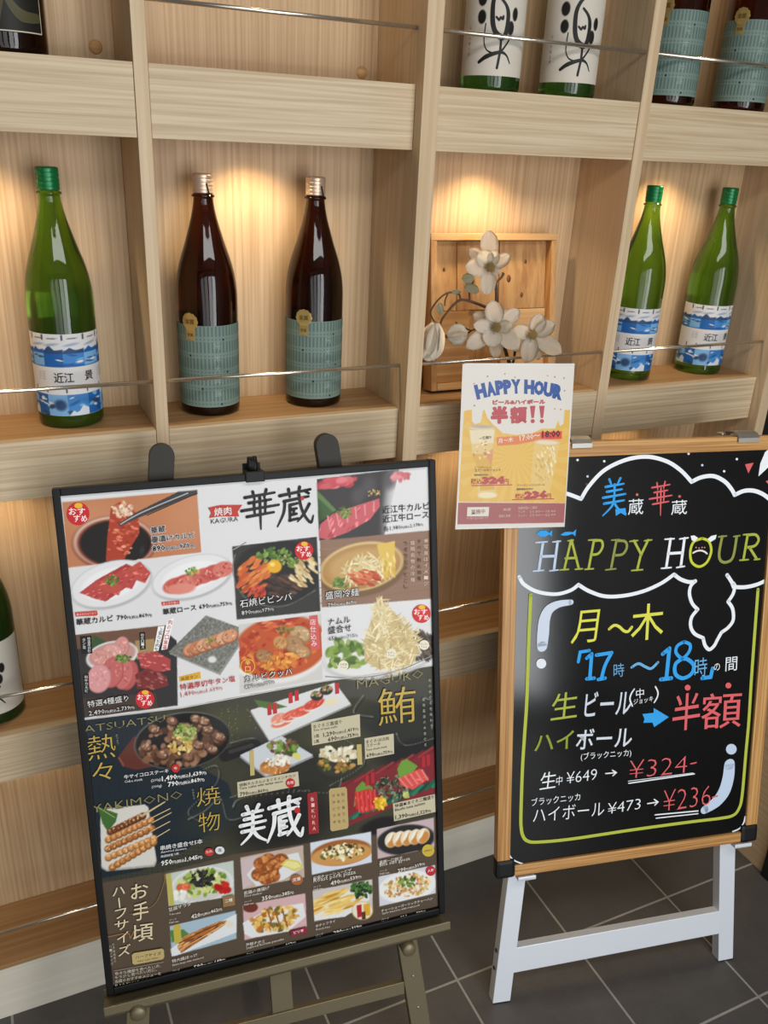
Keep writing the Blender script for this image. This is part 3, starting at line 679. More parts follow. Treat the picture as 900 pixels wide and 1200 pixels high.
p3 = zpt(690, 700, 1.41); tube(br, smooth_curve([c3 + Vector((0, 0.006, 0)), c3 + Vector((-0.01, 0.045, 0.004)), zpt(600, 760, 1.436), zpt(580, 860, 1.438)], 5), 0.0026, 7)
obj('branch', br, M_BARK, mag, True)
for zx, zy, ang, ln, wd in ((275, 290, -15, 75, 55), (290, 345, -20, 95, 50), (140, 520, 95, 70, 40), (205, 385, 5, 60, 25)):
    c = zpt(zx, zy, 1.433); tw = (CAM_P - c).normalized(); rr = (RIGHT - tw * RIGHT.dot(tw)).normalized(); uu = tw.cross(rr); sc = (c - CAM_P).dot(FWD) / F_PX / ZK
    obj('leaf', petal_mesh(c, rr * math.cos(R(ang)) + uu * math.sin(R(ang)), tw, ln * sc, wd * sc, 0.2, 0.0), M_LEAF, mag, True)

# ------------------------------------------------------------------ menu poster in a black frame on a metal easel
def tilted(o, yaw, tilt, roll):
    r = Vector((math.cos(yaw), math.sin(yaw), 0)); bk = Vector((-math.sin(yaw), math.cos(yaw), 0)); u = Vector((0, 0, math.cos(tilt))) + bk * math.sin(tilt)
    return Plane(o, r * math.cos(roll) + u * math.sin(roll), u * math.cos(roll) - r * math.sin(roll))
MP = tilted((0.35208, 1.05027, 0.36103), -0.11671, 0.22650, 0.00785)      # middle of the frame's lower front edge
MW, MH = 0.309, 0.8744
def prism_px(bm, pl, pts, n0, n1, bev=0.0, at=None):
    """A solid whose front outline (photo pixels) lies on plane pl at height n0, carried back to n1."""
    q = [pl.uv(x, y, n0 if at is None else at) for x, y in pts]
    prism(bm, [pl.p(a, b, n0) for a, b in q], pl.n * (n1 - n0), bev)
easel = thing('display_easel', 'khaki metal floor easel holding up the large framed food menu', 'easel', MP.p(0, 0, -0.05)[:2] + (0.0,))
for top, low in (((190.5, 520), (162.0, 1187.0)), ((381.5, 508.5), (479.0, 1112.0))):
    a, b_ = Vector(MP.uv(*top, -0.024)), Vector(MP.uv(*low, -0.024)); d = (b_ - a).normalized(); s = Vector((-d.y, d.x)) * 0.0195
    foot_len = (MP.p(a.x, a.y, -0.024).z - 0.002) / abs(MP.p(d.x, d.y, 0).z - MP.o.z); f = a + d * foot_len
    b = bmesh.new(); h1 = a + d * 0.10; prism(b, [MP.p(*(h1 + s), -0.024), MP.p(*(h1 - s), -0.024), MP.p(*(f - s), -0.024), MP.p(*(f + s), -0.024)], MP.n * -0.018, 0.0015)
    leg = obj('leg', b, M_EASEL, easel)
    arc = [a + d * 0.0195 - d * (0.0195 * math.cos(k * math.pi / 10 - math.pi / 2)) + s * math.sin(k * math.pi / 10 - math.pi / 2) for k in range(11)]
    b = bmesh.new(); prism(b, [MP.p(*q, -0.0225) for q in arc + [a + d * 0.12 + s, a + d * 0.12 - s]], MP.n * -0.021, 0.001); obj('top_cap', b, M_EASEL_DARK, leg)
    k = MP.uv(*low, 0.026); b = bmesh.new(); t = bmesh.new(); lathe(t, [(0, 0), (0.0125, 0), (0.0135, 0.003), (0.0135, 0.027), (0.011, 0.03), (0, 0.03)], 24); merge(b, t, lambda q: MP.p(k[0] + q.x, k[1] + q.y, 0.002 + q.z)); obj('knob', b, M_EASEL, easel, True)
    for dd in (0.062, 0.135):
        q = b_ + d * dd; b = bmesh.new(); t = bmesh.new(); lathe(t, [(0, 0), (0.0028, 0), (0.0028, 0.0016), (0, 0.0016)], 12); merge(b, t, lambda c: MP.p(q.x + c.x, q.y + c.y, -0.0242 + c.z)); obj('screw', b, M_CLIPSTEEL, leg)
b = bmesh.new(); box(b, -MW - 0.006, MW + 0.001, -0.021, -0.0155, -0.024, 0.024, 0.001, MP); box(b, -MW - 0.006, MW + 0.001, -0.021, -0.001, 0.019, 0.024, 0.001, MP); box(b, -MW - 0.006, MW + 0.001, -0.021, -0.001, -0.0235, -0.020, 0.001, MP)
for v in b.verts: pass
obj('tray', b, M_EASEL, easel)
pa, pb = Vector(MP.uv(299, 1196, -0.024)), Vector(MP.uv(472, 1152, -0.024))
pl_ = MP.uv(157, 1236, -0.024)
b = bmesh.new(); d = (pb - pa).normalized(); q0, q1 = pa - d * 0.26, pb + d * 0.004; sn = Vector((d.y, -d.x)) * 0.027
prism(b, [MP.p(*q, -0.026) for q in (q0, q1, q1 + sn, q0 + sn)], MP.n * -0.012, 0.001); obj('crossbar', b, M_EASEL, easel)
b = bmesh.new(); x0, y0 = MP.uv(316, 1140, -0.027); x1, _ = MP.uv(341, 1140, -0.027); yl = MP.uv(330, 1192, -0.027)[1]
prism(b, [MP.p(x0, -0.012, -0.03), MP.p(x1, -0.012, -0.03), MP.p(x1 + 0.001, yl, -0.03), MP.p(x0 + 0.001, yl, -0.03)], MP.n * -0.012, 0.001); obj('centre_strap', b, M_EASEL, easel)
b = bmesh.new(); rt = MP.p((x0 + x1) / 2, -0.02, -0.045); prism(b, [rt + MP.r * -0.016, rt + MP.r * 0.016, Vector((rt.x + 0.02, rt.y + 0.22, 0.0)), Vector((rt.x - 0.012, rt.y + 0.22, 0.0))], Vector((0, 0.012, 0)), 0.001); obj('rear_leg', b, M_EASEL, easel)

menu = thing('menu_poster', 'large framed grilled meat and seafood menu with food photographs and prices, on the easel', 'menu', MP.o)
FW = 0.0115
for nm, a in (('frame_stile', (-MW, -MW + FW, 0, MH)), ('frame_stile', (MW - FW, MW, 0, MH)), ('frame_rail', (-MW + FW, MW - FW, MH - FW, MH)), ('frame_rail', (-MW + FW, MW - FW, 0, FW + 0.002))):
    b = bmesh.new(); box(b, *a, -0.020, 0.0, 0.0018, MP); obj(nm, b, M_POSTER_FRAME, menu)
b = bmesh.new(); box(b, -MW + 0.004, MW - 0.004, 0.004, MH - 0.004, -0.018, -0.0095, 0, MP); obj('backing_board', b, M_BLACK, menu)
MS = Plane(MP.p(0, 0, -0.0075), MP.r, MP.u)
m = Print(MS)
m.grid(-MW + FW - 0.001, MW - FW + 0.001, FW + 0.001, MH - FW + 0.001, 0.00135, (226, 225, 224))
def Z(ox, oy, s): return lambda *q: [(ox + x / s, oy + y / s) for x, y in q]
z1, z2, z3, z4, z5, z6, z7, z8 = Z(60, 540, 3.75), Z(240, 530, 3.3333), Z(80, 680, 4.0909), Z(260, 680, 3.4615), Z(90, 820, 4.2857), Z(270, 790, 3.6), Z(100, 990, 4.0909), Z(260, 950, 3.4615)
WHT, BLK, RED, GLD = (238, 236, 232), (28, 26, 26), (208, 34, 42), (198, 168, 78)
MEAT, MEATL, GRN, SPR = [(186, 66, 62), (204, 92, 84), (168, 52, 50)], [(226, 160, 150), (214, 128, 120)], [(96, 132, 48), (128, 160, 70), (70, 100, 36)], [(228, 210, 160), (240, 226, 186), (212, 190, 134)]
CRS, BRN = [(190, 124, 62), (210, 150, 86), (160, 92, 42), (226, 176, 112)], [(112, 76, 54), (140, 98, 72), (84, 54, 38), (164, 124, 96)]
def meat_piece(pts, col, seed, marb=26, size=(0.5, 1.3), turn=-25):
    m.poly(pts, col); M = m.mask(pts); cx, cy = sum(p[0] for p in pts) / len(pts), sum(p[1] for p in pts) / len(pts)
    r = max(max(abs(p[0] - cx), abs(p[1] - cy)) for p in pts)
    m.blobs(cx, cy, r, r * 0.8, 0, marb, size, [tuple(min(255, k + 42) for k in col), tuple(min(255, k + 62) for k in col), tuple(max(0, k - 22) for k in col)], seed, 3.0, turn, 8, M)
def plate(cx, cy, rx, ry, ang, col=(232, 231, 230), rim=(206, 206, 206), inner=(242, 241, 240)):
    m.ell(cx + 1, cy + 2, rx, ry, ang, (178, 176, 176), 0.06); m.ell(cx, cy, rx, ry, ang, rim, 0.03); m.ell(cx, cy, rx * 0.97, ry * 0.95, ang, col, 0.03); m.ell(cx, cy, rx * 0.74, ry * 0.68, ang, inner, 0.08)
# ---- upper white half: background bands below it
m.poly([(60, 860)] + z5((30, 100), (530, 40)) + z4((0, 485), (410, 410), (860, 345)) + [(530, 776), (530, 1180), (60, 1180)], (62, 60, 46))
m.poly([(60, 850)] + z5((30, 104), (360, 62), (470, 250), (760, 420), (800, 560), (700, 640), (540, 760), (320, 860)) + [(60, 1040)], (27, 38, 46))
for i in range(46):
    x = 98 + i * 3.1; m.stroke([(x, 850), (x + 13, 1030)], 0.8, (34, 48, 56) if i % 2 else (22, 31, 38), 0.55)
dark = m.mask([(60, 860)] + z5((30, 100), (530, 40)) + z4((0, 485), (410, 410), (860, 345)) + [(530, 776), (530, 955), (60, 1050)])
for cx, cy, rx, ry, a, c in ((360, 905, 60, 26, -12, (40, 39, 34)), (470, 850, 50, 36, -20, (46, 48, 44)), (400, 870, 40, 20, 10, (72, 72, 52)), (300, 880, 30, 18, 0, (50, 50, 42)), (480, 880, 36, 12, -15, (30, 30, 30)), (255, 850, 44, 18, -10, (70, 70, 44)), (330, 960, 60, 34, -10, (22, 20, 19)), (245, 960, 40, 20, -20, (38, 46, 46))):
    m.ell(cx, cy, rx, ry, a, c, 0.35, 0.9, dark)
for k, pts in enumerate((z6((700, 250), (740, 300), (860, 270)), z6((820, 100), (860, 130), (850, 230)), z6((0, 290), (90, 270), (130, 300), (60, 350)), z6((380, 230), (520, 300), (560, 380), (420, 470)), z6((560, 90), (520, 160), (600, 180)), z6((0, 520), (150, 480), (420, 500), (470, 440)), z6((10, 560), (60, 520), (330, 490)), z5((530, 420), (690, 330), (700, 420), (560, 560), (640, 620)), z5((560, 600), (640, 560), (720, 500), (760, 600), (860, 580)))):
    m.stroke(pts, 0.9, (128, 130, 122), 0.6); m.stroke([(x + 2, y + 2.5) for x, y in pts], 1.6, (30, 32, 30), 0.5)
m.blobs(275, 850, 26, 24, 0, 60, (0.3, 0.6), [(150, 140, 70), (110, 104, 60)], 4, 1.2, clip=dark)
m.poly([(60, 1047)] + z7((70, 185), (380, 130), (700, 50)) + z8((0, 185), (360, 130), (860, 25)) + [(530, 952), (530, 1180), (60, 1180)], (88, 74, 60))
# white edge of the sheet beside the pictures
m.poly(z1((34, 158), (860, 80)) + z2((880, 55), (890, 60)) + [(514, 776), (506, 777), (502, 548), (72, 586), (97, 842), (93, 843)], (232, 231, 230))
# ---- jar kalbi photograph
q = z1((48, 182), (640, 130), (660, 402), (75, 470)); m.poly(q, (196, 128, 88)); c1_ = m.mask(q)
m.ell(*z1((600, 200))[0], 40, 30, 0, (206, 140, 98), 0.6, 0.8, c1_); m.ell(*z1((170, 240))[0], 30, 16, 0, (206, 142, 102), 0.6, 0.8, c1_)
m.ell(*z1((276, 362))[0], 49, 32, 0, (120, 60, 40), 0.05, 1, c1_); m.ell(*z1((276, 358))[0], 47.5, 30.5, 0, (228, 196, 176), 0.05, 1, c1_); m.ell(*z1((278, 362))[0], 44.5, 28.5, 0, (146, 72, 48), 0.05, 1, c1_); m.ell(*z1((282, 362))[0], 42, 26.5, 0, (26, 16, 15), 0.05, 1, c1_)
m.ell(*z1((400, 395))[0], 3, 6, 10, (46, 48, 48), 0.4, 0.8, c1_)
meat_piece(z1((262, 205), (300, 180), (352, 196), (386, 262), (388, 318), (350, 380), (322, 432), (240, 442), (246, 340), (256, 260)), (176, 62, 38), 1, 50, (0.5, 1.6), 10)
m.blobs(*z1((312, 215))[0], 13, 9, 0, 60, (0.8, 2.0), [(236, 206, 172), (222, 176, 136), (206, 132, 96), (240, 220, 196)], 2); m.blobs(*z1((318, 330))[0], 12, 22, 0, 36, (0.6, 1.6), [(216, 110, 70), (150, 40, 26), (196, 80, 48), (232, 160, 120)], 3, 2.0, 0)
m.poly(z1((642, 128), (560, 135), (370, 228), (296, 276), (300, 288), (372, 256), (600, 160), (642, 148)), (66, 64, 66)); m.stroke(z1((600, 142), (400, 226), (306, 278)), 1.6, (176, 176, 178)); m.stroke(z1((642, 142), (420, 240)), 1.0, (30, 30, 32))
def badge(cx, cy, r):
    m.disc(cx, cy, r, RED); m.disc(cx + 0.5, cy - r * 0.72, r * 0.36, (240, 190, 40), r * 0.24)
    m.box('おす', cx - r * 0.82, cy - r * 0.52, cx + r * 0.62, cy + r * 0.12, (250, 246, 242), bold=0.03, res=1); m.box('すめ', cx - r * 0.40, cy + r * 0.10, cx + r * 0.82, cy + r * 0.72, (250, 246, 242), bold=0.03, res=1)
# ---- two plates of sliced beef
plate(*z1((262, 540))[0], 48, 26, -16); plate(*z1((618, 508))[0], 48, 24, -16)
m.poly(z1((125, 580), (205, 520), (330, 452), (418, 492), (330, 556), (240, 618)), (172, 58, 54))
for k in range(4):
    o = k * 62; meat_piece(z1((125 + o, 580 - o * 0.50), (205 + o, 520 - o * 0.42), (270 + o * 0.9, 548 - o * 0.30), (240 + o * 0.93, 618 - o * 0.43), (190 + o * 0.95, 606 - o * 0.45)), (188 + 6 * (k % 2), 72 + 8 * (k % 2), 68), 10 + k, 30, (0.4, 1.0), -20)
m.blobs(*z1((268, 526))[0], 8, 5.5, 0, 40, (0.8, 1.5), GRN, 5, 1.1)
for k in range(6):
    o = k * 42; m.ell(*z1((545 + o, 548 - o * 0.34))[0], 15 - k * 0.5, 9, -18, [(206, 98, 86), (196, 82, 72), (216, 118, 102)][k % 3], 0.1); m.blobs(*z1((545 + o, 548 - o * 0.34))[0], 12, 7, -18, 12, (0.5, 1.1), [(228, 150, 134), (178, 62, 54)], k, 2.4)
m.ell(*z1((570, 562))[0], 17, 6.5, -6, (226, 140, 122), 0.15)
m.blobs(*z1((620, 487))[0], 8, 5, 0, 36, (0.8, 1.5), GRN + [(206, 190, 90)], 6, 1.1)
# ---- raw beef top right
q = z2((437, 105), (760, 66), (700, 330), (447, 345)); m.poly(q, (56, 52, 52)); c2_ = m.mask(q)
for k in range(26): m.ell(*z2((690 + k * 6, 215))[0], 4, 40, 4, (226, 225, 224), 0.5, min(1, k / 16))
for x, y in ((640, 130), (720, 110), (600, 170)): m.ell(*z2((x, y))[0], 8, 10, 20, (84, 80, 82), 0.5, 0.8, c2_)
m.blobs(*z2((520, 120))[0], 24, 5.5, -6, 30, (2, 4), [(206, 84, 92), (222, 120, 124), (190, 66, 76)], 7, 1.8, -8, clip=c2_); m.blobs(*z2((760, 95))[0], 12, 4, -6, 12, (2, 3), [(220, 140, 142), (206, 110, 116)], 7, 1.8)
m.poly(z2((440, 150), (514, 226), (448, 272)), (62, 92, 46)); m.poly(z2((440, 150), (514, 226), (500, 232), (440, 176)), (96, 128, 70))
meat_piece(z2((446, 334), (450, 282), (500, 240), (600, 206), (682, 180), (684, 212), (646, 262), (560, 312), (480, 342)), (206, 96, 102), 21, 46, (0.6, 1.6), -65)
for k in range(6): m.stroke(z2((480 + k * 36, 250 - k * 11), (490 + k * 34, 300 - k * 14)), 0.9, (222, 146, 148), 0.7)
m.blobs(*z2((546, 234))[0], 9, 6.5, 0, 44, (0.8, 1.7), GRN, 8, 1.1); m.blobs(*z2((660, 160))[0], 8, 4, 0, 22, (0.5, 1.0), [(214, 184, 110), (180, 140, 70)], 8, 1.3)
# ---- stone pot bibimbap
q = z2((107, 368), (437, 330)) + z4((400, 125), (60, 160)); m.poly(q, (52, 50, 48)); c3_ = m.mask(q)
m.ell(*z2((284, 470))[0], 52, 38, -5, (30, 28, 27), 0.05, 1, c3_); m.stroke(z2((118, 400), (110, 470), (150, 560), (240, 600), (330, 595), (430, 540)), 1.2, (120, 118, 114), 0.7); m.stroke(z2((112, 380), (160, 352)), 1.4, (150, 148, 144))
B4 = dict(clip=c3_)
m.blobs(*z2((300, 520))[0], 22, 14, 0, 60, (1.2, 2.4), [(70, 46, 36), (100, 66, 48), (50, 34, 28)], 9, 3, 20, **B4); m.blobs(*z2((190, 480))[0], 17, 22, 20, 60, (1.2, 2.6), [(214, 108, 46), (232, 140, 70), (196, 84, 34)], 10, 3, -35, **B4)
m.blobs(*z2((205, 545))[0], 12, 6, 0, 24, (1.2, 2.2), [(176, 50, 38), (206, 80, 50)], 11, 2, -60, **B4); m.blobs(*z2((382, 460))[0], 16, 20, 0, 60, (1.0, 2.0), [(222, 196, 142), (200, 166, 110), (236, 216, 170)], 12, 3, 40, **B4)
m.blobs(*z2((262, 400))[0], 18, 8, -8, 56, (1.0, 2.0), GRN, 13, 1.6, **B4); m.blobs(*z2((330, 420))[0], 10, 8, 0, 30, (1.0, 1.8), GRN + [(190, 180, 120)], 14, 2, **B4)
m.ell(*z2((272, 446))[0], 8.6, 7.8, 0, (238, 176, 36), 0.12); m.ell(*z2((264, 438))[0], 3, 2.4, 0, (250, 224, 130), 0.3)
# ---- cold noodles
q = z2((450, 345), (880, 305)) + z4((850, 75), (405, 110)); m.poly(q, (146, 112, 90)); c4_ = m.mask(q)
for k in range(8): m.stroke(z2((450, 380 + k * 30), (880, 340 + k * 28)), 2.0, (130, 98, 78) if k % 2 else (164, 130, 106), 0.5)
m.ell(*z2((616, 462))[0], 52, 30, -12, (120, 88, 56), 0.05, 1, c4_); m.ell(*z2((612, 446))[0], 50, 28, -12, (222, 192, 132), 0.04, 1, c4_); m.ell(*z2((612, 448))[0], 47, 25.5, -12, (178, 134, 76), 0.05, 1, c4_); m.ell(*z2((610, 440))[0], 40, 19, -12, (200, 160, 98), 0.2, 1, c4_)
m.blobs(*z2((636, 462))[0], 30, 17, -8, 120, (0.7, 1.2), SPR, 15, 7, None, clip=c4_); m.poly(z2((672, 362), (742, 346), (744, 470), (700, 500), (690, 430)), (226, 190, 92)); m.blobs(*z2((716, 440))[0], 9, 17, 0, 30, (0.8, 1.6), [(236, 206, 120), (214, 172, 72), (244, 222, 150)], 16, 3, 80)
m.blobs(*z2((624, 488))[0], 17, 9, 10, 60, (0.9, 1.8), [(204, 92, 52), (222, 128, 80), (180, 66, 36)], 17, 3, 20); m.blobs(*z2((532, 512))[0], 9, 6, 0, 30, (0.9, 1.6), GRN, 18, 2)
# ---- four-cut platter
q = z3((30, 262), (440, 222), (520, 290), (525, 600), (440, 612), (70, 660)); m.poly(q, (48, 44, 44)); c5_ = m.mask(q)
m.poly(z3((30, 262), (470, 215), (470, 300), (40, 330)), (112, 78, 58)); m.poly(z3((50, 570), (420, 540), (430, 612), (70, 660)), (70, 54, 46)); m.poly(z3((120, 262), (180, 292), (150, 330), (112, 330)), (52, 84, 44))
m.poly(z3((320, 290), (410, 280), (430, 350), (330, 380)), (168, 138, 90))
m.ell(*z3((210, 362))[0], 31, 17, -12, (226, 222, 218), 0.04); m.ell(*z3((210, 358))[0], 28, 14, -12, (196, 150, 140), 0.06)
for k, (x, y, rx, ry, c) in enumerate(((255, 322, 9, 13, (214, 148, 140)), (215, 345, 12, 9, (222, 164, 154)), (165, 372, 14, 9, (216, 152, 142)), (290, 455, 11, 18, (190, 92, 88)), (268, 452, 11, 18, (204, 112, 108)), (212, 442, 13, 18.5, (198, 104, 100)), (148, 472, 14, 17, (222, 156, 154)))):
    m.ell(*z3((x, y))[0], rx, ry, 14, tuple(v - 22 for v in c), 0.05); m.ell(*z3((x - 2, y - 1))[0], rx * 0.93, ry * 0.94, 14, c, 0.06); m.blobs(*z3((x, y))[0], rx * 0.75, ry * 0.75, 14, 22, (0.4, 1.0), [tuple(min(255, v + 26) for v in c), tuple(v - 16 for v in c)], k, 2.2)
meat_piece(z3((330, 350), (420, 340), (490, 380), (490, 430), (440, 440), (350, 420)), (178, 70, 68), 31, 40, (0.5, 1.2), 10); meat_piece(z3((320, 450), (380, 420), (470, 455), (480, 505), (410, 525), (330, 520)), (122, 46, 42), 32, 40, (0.5, 1.3), 20)
m.blobs(*z3((262, 374))[0], 9.5, 4.5, 0, 40, (0.7, 1.4), GRN, 19, 1.3)
for a, s_ in ((z3((55, 268), (112, 264), (116, 350), (62, 354)), None), (z3((340, 250), (368, 246), (372, 330), (344, 334)), None), (z3((70, 450), (98, 447), (102, 540), (74, 544)), None)): m.shape(a, (24, 22, 22))
for i, ch in enumerate('特選厚切り'): m.box(ch, 102.4 + i * 0.15, 746.6 + i * 3.7, 105.7 + i * 0.15, 750 + i * 3.7, WHT, res=1)
for i, ch in enumerate('タン塩'): m.box(ch, 96.6 + i * 0.2, 748 + i * 4.2, 100 + i * 0.2, 751.8 + i * 4.2, WHT, res=1)
for i, ch in enumerate('和牛ロース'): m.box(ch, 165 + i * 0.15, 742.5 + i * 3.6, 168.4 + i * 0.15, 745.7 + i * 3.6, WHT, res=1)
for i, ch in enumerate('和牛カルビ'): m.box(ch, 99 + i * 0.2, 791.5 + i * 4, 102.6 + i * 0.2, 795 + i * 4, WHT, res=1)
m.shape(z3((430, 222), (462, 218), (432, 338), (408, 340)), (248, 247, 245)); m.shape(z3((474, 190), (506, 180), (474, 330), (446, 334)), (248, 247, 245))
for i, ch in enumerate('上質なお肉を'): x, y = z3((446 - i * 4.6, 242 + i * 19))[0]; m.box(ch, x - 2.4, y - 3.8, x + 2.0, y + 0.4, BLK, bold=0.02, res=1)
for i, ch in enumerate('肉のプロ厳選'): x, y = z3((489 - i * 5.2, 208 + i * 24))[0]; m.box(ch, x - 2.6, y - 4.4, x + 2.2, y + 0.8, (200, 40, 46), bold=0.02, res=1)
# ---- thick tongue on a slate
m.poly(z3((662, 176), (866, 248), (728, 455), (484, 352)), (150, 148, 142)); q = z3((660, 168), (862, 240), (724, 443), (480, 344)); m.poly(q, (122, 122, 114)); m.noise(q, 12, 2)
for k in range(7):
    x, y = 590 + k * 31, 335 - k * 11; m.ell(*z3((x, y))[0], 10.5, 8, -30, (150, 92, 62), 0.06); m.ell(*z3((x - 2, y - 4))[0], 9.4, 6.8, -30, [(216, 152, 112), (206, 134, 94), (224, 168, 130)][k % 3], 0.12); m.blobs(*z3((x, y - 2))[0], 7, 5, -30, 10, (0.5, 1.1), [(232, 186, 150), (180, 104, 70)], k, 2)
m.blobs(*z3((680, 288))[0], 7, 3.4, -20, 22, (0.6, 1.1), GRN, 20, 1.3); m.ell(*z3((690, 380))[0], 5, 3.8, 0, (226, 224, 220), 0.25)
m.shape(z3((530, 462), (632, 438), (636, 470), (534, 486)), (228, 172, 48)); m.text('美蔵タン', *z3((540, 482), (622, 466)), BLK, res=1)
# ---- kalbi kuppa
q = z4((68, 180), (403, 135), (408, 402), (72, 460)); m.poly(q, (212, 208, 202)); c6_ = m.mask(q)
m.ell(*z4((235, 285))[0], 58, 38, -10, (232, 230, 226), 0.04, 1, c6_); m.ell(*z4((238, 270))[0], 56, 36, -10, (196, 84, 36), 0.04, 1, c6_); m.blobs(*z4((238, 270))[0], 46, 28, -10, 160, (1.2, 3.4), [(208, 92, 36), (186, 62, 26), (222, 126, 52), (170, 48, 22)], 22, 1.8, clip=c6_)
m.blobs(*z4((240, 180))[0], 28, 7, -6, 40, (1.0, 2.2), [(214, 100, 52), (170, 50, 26), (230, 140, 90)], 23, 3, -8, clip=c6_)
for x, y, rx, ry, c in ((320, 220, 13, 10, (196, 160, 116)), (295, 262, 13, 10, (178, 136, 92)), (175, 310, 11, 8, (168, 122, 76)), (240, 255, 9, 8, (206, 150, 92)), (330, 290, 10, 7, (188, 144, 96))): m.ell(*z4((x, y))[0], rx, ry, 20, tuple(v - 40 for v in c), 0.1, 1, c6_); m.ell(*z4((x - 3, y - 3))[0], rx * 0.9, ry * 0.9, 20, c, 0.15, 1, c6_); m.blobs(*z4((x, y))[0], rx * 0.7, ry * 0.7, 0, 12, (0.6, 1.5), [tuple(min(255, v + 24) for v in c), tuple(v - 26 for v in c)], 24, 1.6)
m.blobs(*z4((240, 330))[0], 22, 9, -10, 60, (0.9, 2.0), [(236, 170, 70), (222, 140, 50), (206, 108, 40)], 25, 2.2, clip=c6_); m.blobs(*z4((255, 200))[0], 9, 5, 0, 24, (0.7, 1.2), [(150, 130, 60), (120, 90, 40)], 25, 3, clip=c6_)
m.shape(z4((354, 145), (388, 140), (398, 278), (362, 284)), (216, 92, 92))
for i, ch in enumerate('店仕込み'): x, y = z4((368 + i * 1.5, 178 + i * 29))[0]; m.box(ch, x - 3.2, y - 6, x + 3.6, y + 0.8, WHT, res=1)
m.disc(*z4((105, 348))[0], 8.6, (236, 196, 60)); m.disc(*z4((105, 348))[0], 7.8, (196, 72, 34)); 
for i, ch in enumerate('辛口'): x, y = z4((105, 342 + i * 26))[0]; m.box(ch, x - 3, y - 5.4, x + 3, y + 0.6, (250, 226, 110), res=1)
# ---- namul plate
m.ell(*z4((640, 310))[0], 66, 26, -8, (196, 194, 190), 0.05); m.ell(*z4((640, 300))[0], 65, 25, -8, (230, 228, 224), 0.05); m.stroke(z4((420, 390), (560, 395), (720, 365), (862, 300)), 1.2, (150, 146, 140))
m.blobs(*z4((812, 265))[0], 14, 17, 10, 60, (1.0, 2.0), [(70, 58, 46), (96, 80, 62), (52, 42, 34)], 26, 3, 60); m.blobs(*z4((505, 305))[0], 23, 17, 0, 70, (1.8, 4.0), [(96, 130, 42), (130, 158, 62), (70, 98, 30), (150, 170, 90)], 27, 1.6)
sp = z4((632, 66), (700, 130), (770, 215), (800, 290), (770, 345), (640, 362), (580, 330), (575, 250), (610, 150)); m.poly(sp, (206, 182, 128)); m.blobs(*z4((690, 255))[0], 32, 34, 0, 260, (0.55, 1.0), SPR + [(190, 164, 108)], 28, 8, None, 10); m.blobs(*z4((648, 140))[0], 11, 19, 0, 80, (0.55, 0.95), SPR, 29, 7)
for x, y, t_ in ((493, 345, '小松菜'), (687, 297, 'もやし'), (820, 262, 'ぜんまい')): m.disc(*z4((x, y))[0], 5.8, (238, 230, 206)); cx, cy = z4((x, y))[0]; m.box(t_, cx - 4.4, cy - 2.4, cx + 4.4, cy + 0.2, (110, 80, 50), res=1); m.box('ナムル', cx - 3.6, cy + 0.8, cx + 3.6, cy + 3.2, (110, 80, 50), res=1)
m.line(z5((30, 100), (530, 40)) + z4((410, 410), (860, 345)), 1.1, (200, 198, 192), cap=False)
# ---- iron plate of diced steak
m.poly(z5((206, 290), (290, 180), (420, 330), (300, 352), (232, 336)), (98, 48, 38)); m.poly(z5((206, 290), (232, 336), (240, 330), (216, 288)), (140, 76, 58)); m.stroke(z5((740, 282), (800, 262), (900, 225)), 12, (32, 30, 30)); m.stroke(z5((770, 262), (880, 228)), 4, (58, 56, 56))
m.ell(*z5((530, 205))[0], 57, 33, -9, (120, 118, 112), 0.02); m.ell(*z5((532, 206))[0], 56, 32, -9, (24, 22, 22), 0.03)
m.blobs(*z5((520, 225))[0], 48, 24, -9, 110, (2.2, 4.6), BRN, 33, 1.25)
for x, y in ((390, 150), (350, 240), (430, 280), (600, 100), (660, 150), (720, 190), (680, 250), (560, 290), (640, 110), (480, 110), (610, 230)): m.ell(*z5((x, y))[0], 7.5, 5.6, 20, (70, 44, 32), 0.1); m.ell(*z5((x - 3, y - 5))[0], 6.4, 4.6, 20, (132, 92, 68), 0.2); m.blobs(*z5((x, y - 6))[0], 5, 3.4, 0, 8, (0.6, 1.3), [(196, 164, 138), (160, 122, 94)], x, 1.6)
m.blobs(*z5((520, 225))[0], 14, 11, 0, 44, (1.0, 2.2), [(216, 180, 96), (232, 206, 130), (196, 150, 70)], 34, 1.6); m.blobs(*z5((545, 162))[0], 13, 9.5, 0, 60, (1.0, 2.0), [(150, 172, 84), (182, 196, 120), (112, 138, 60)], 35, 1.4)
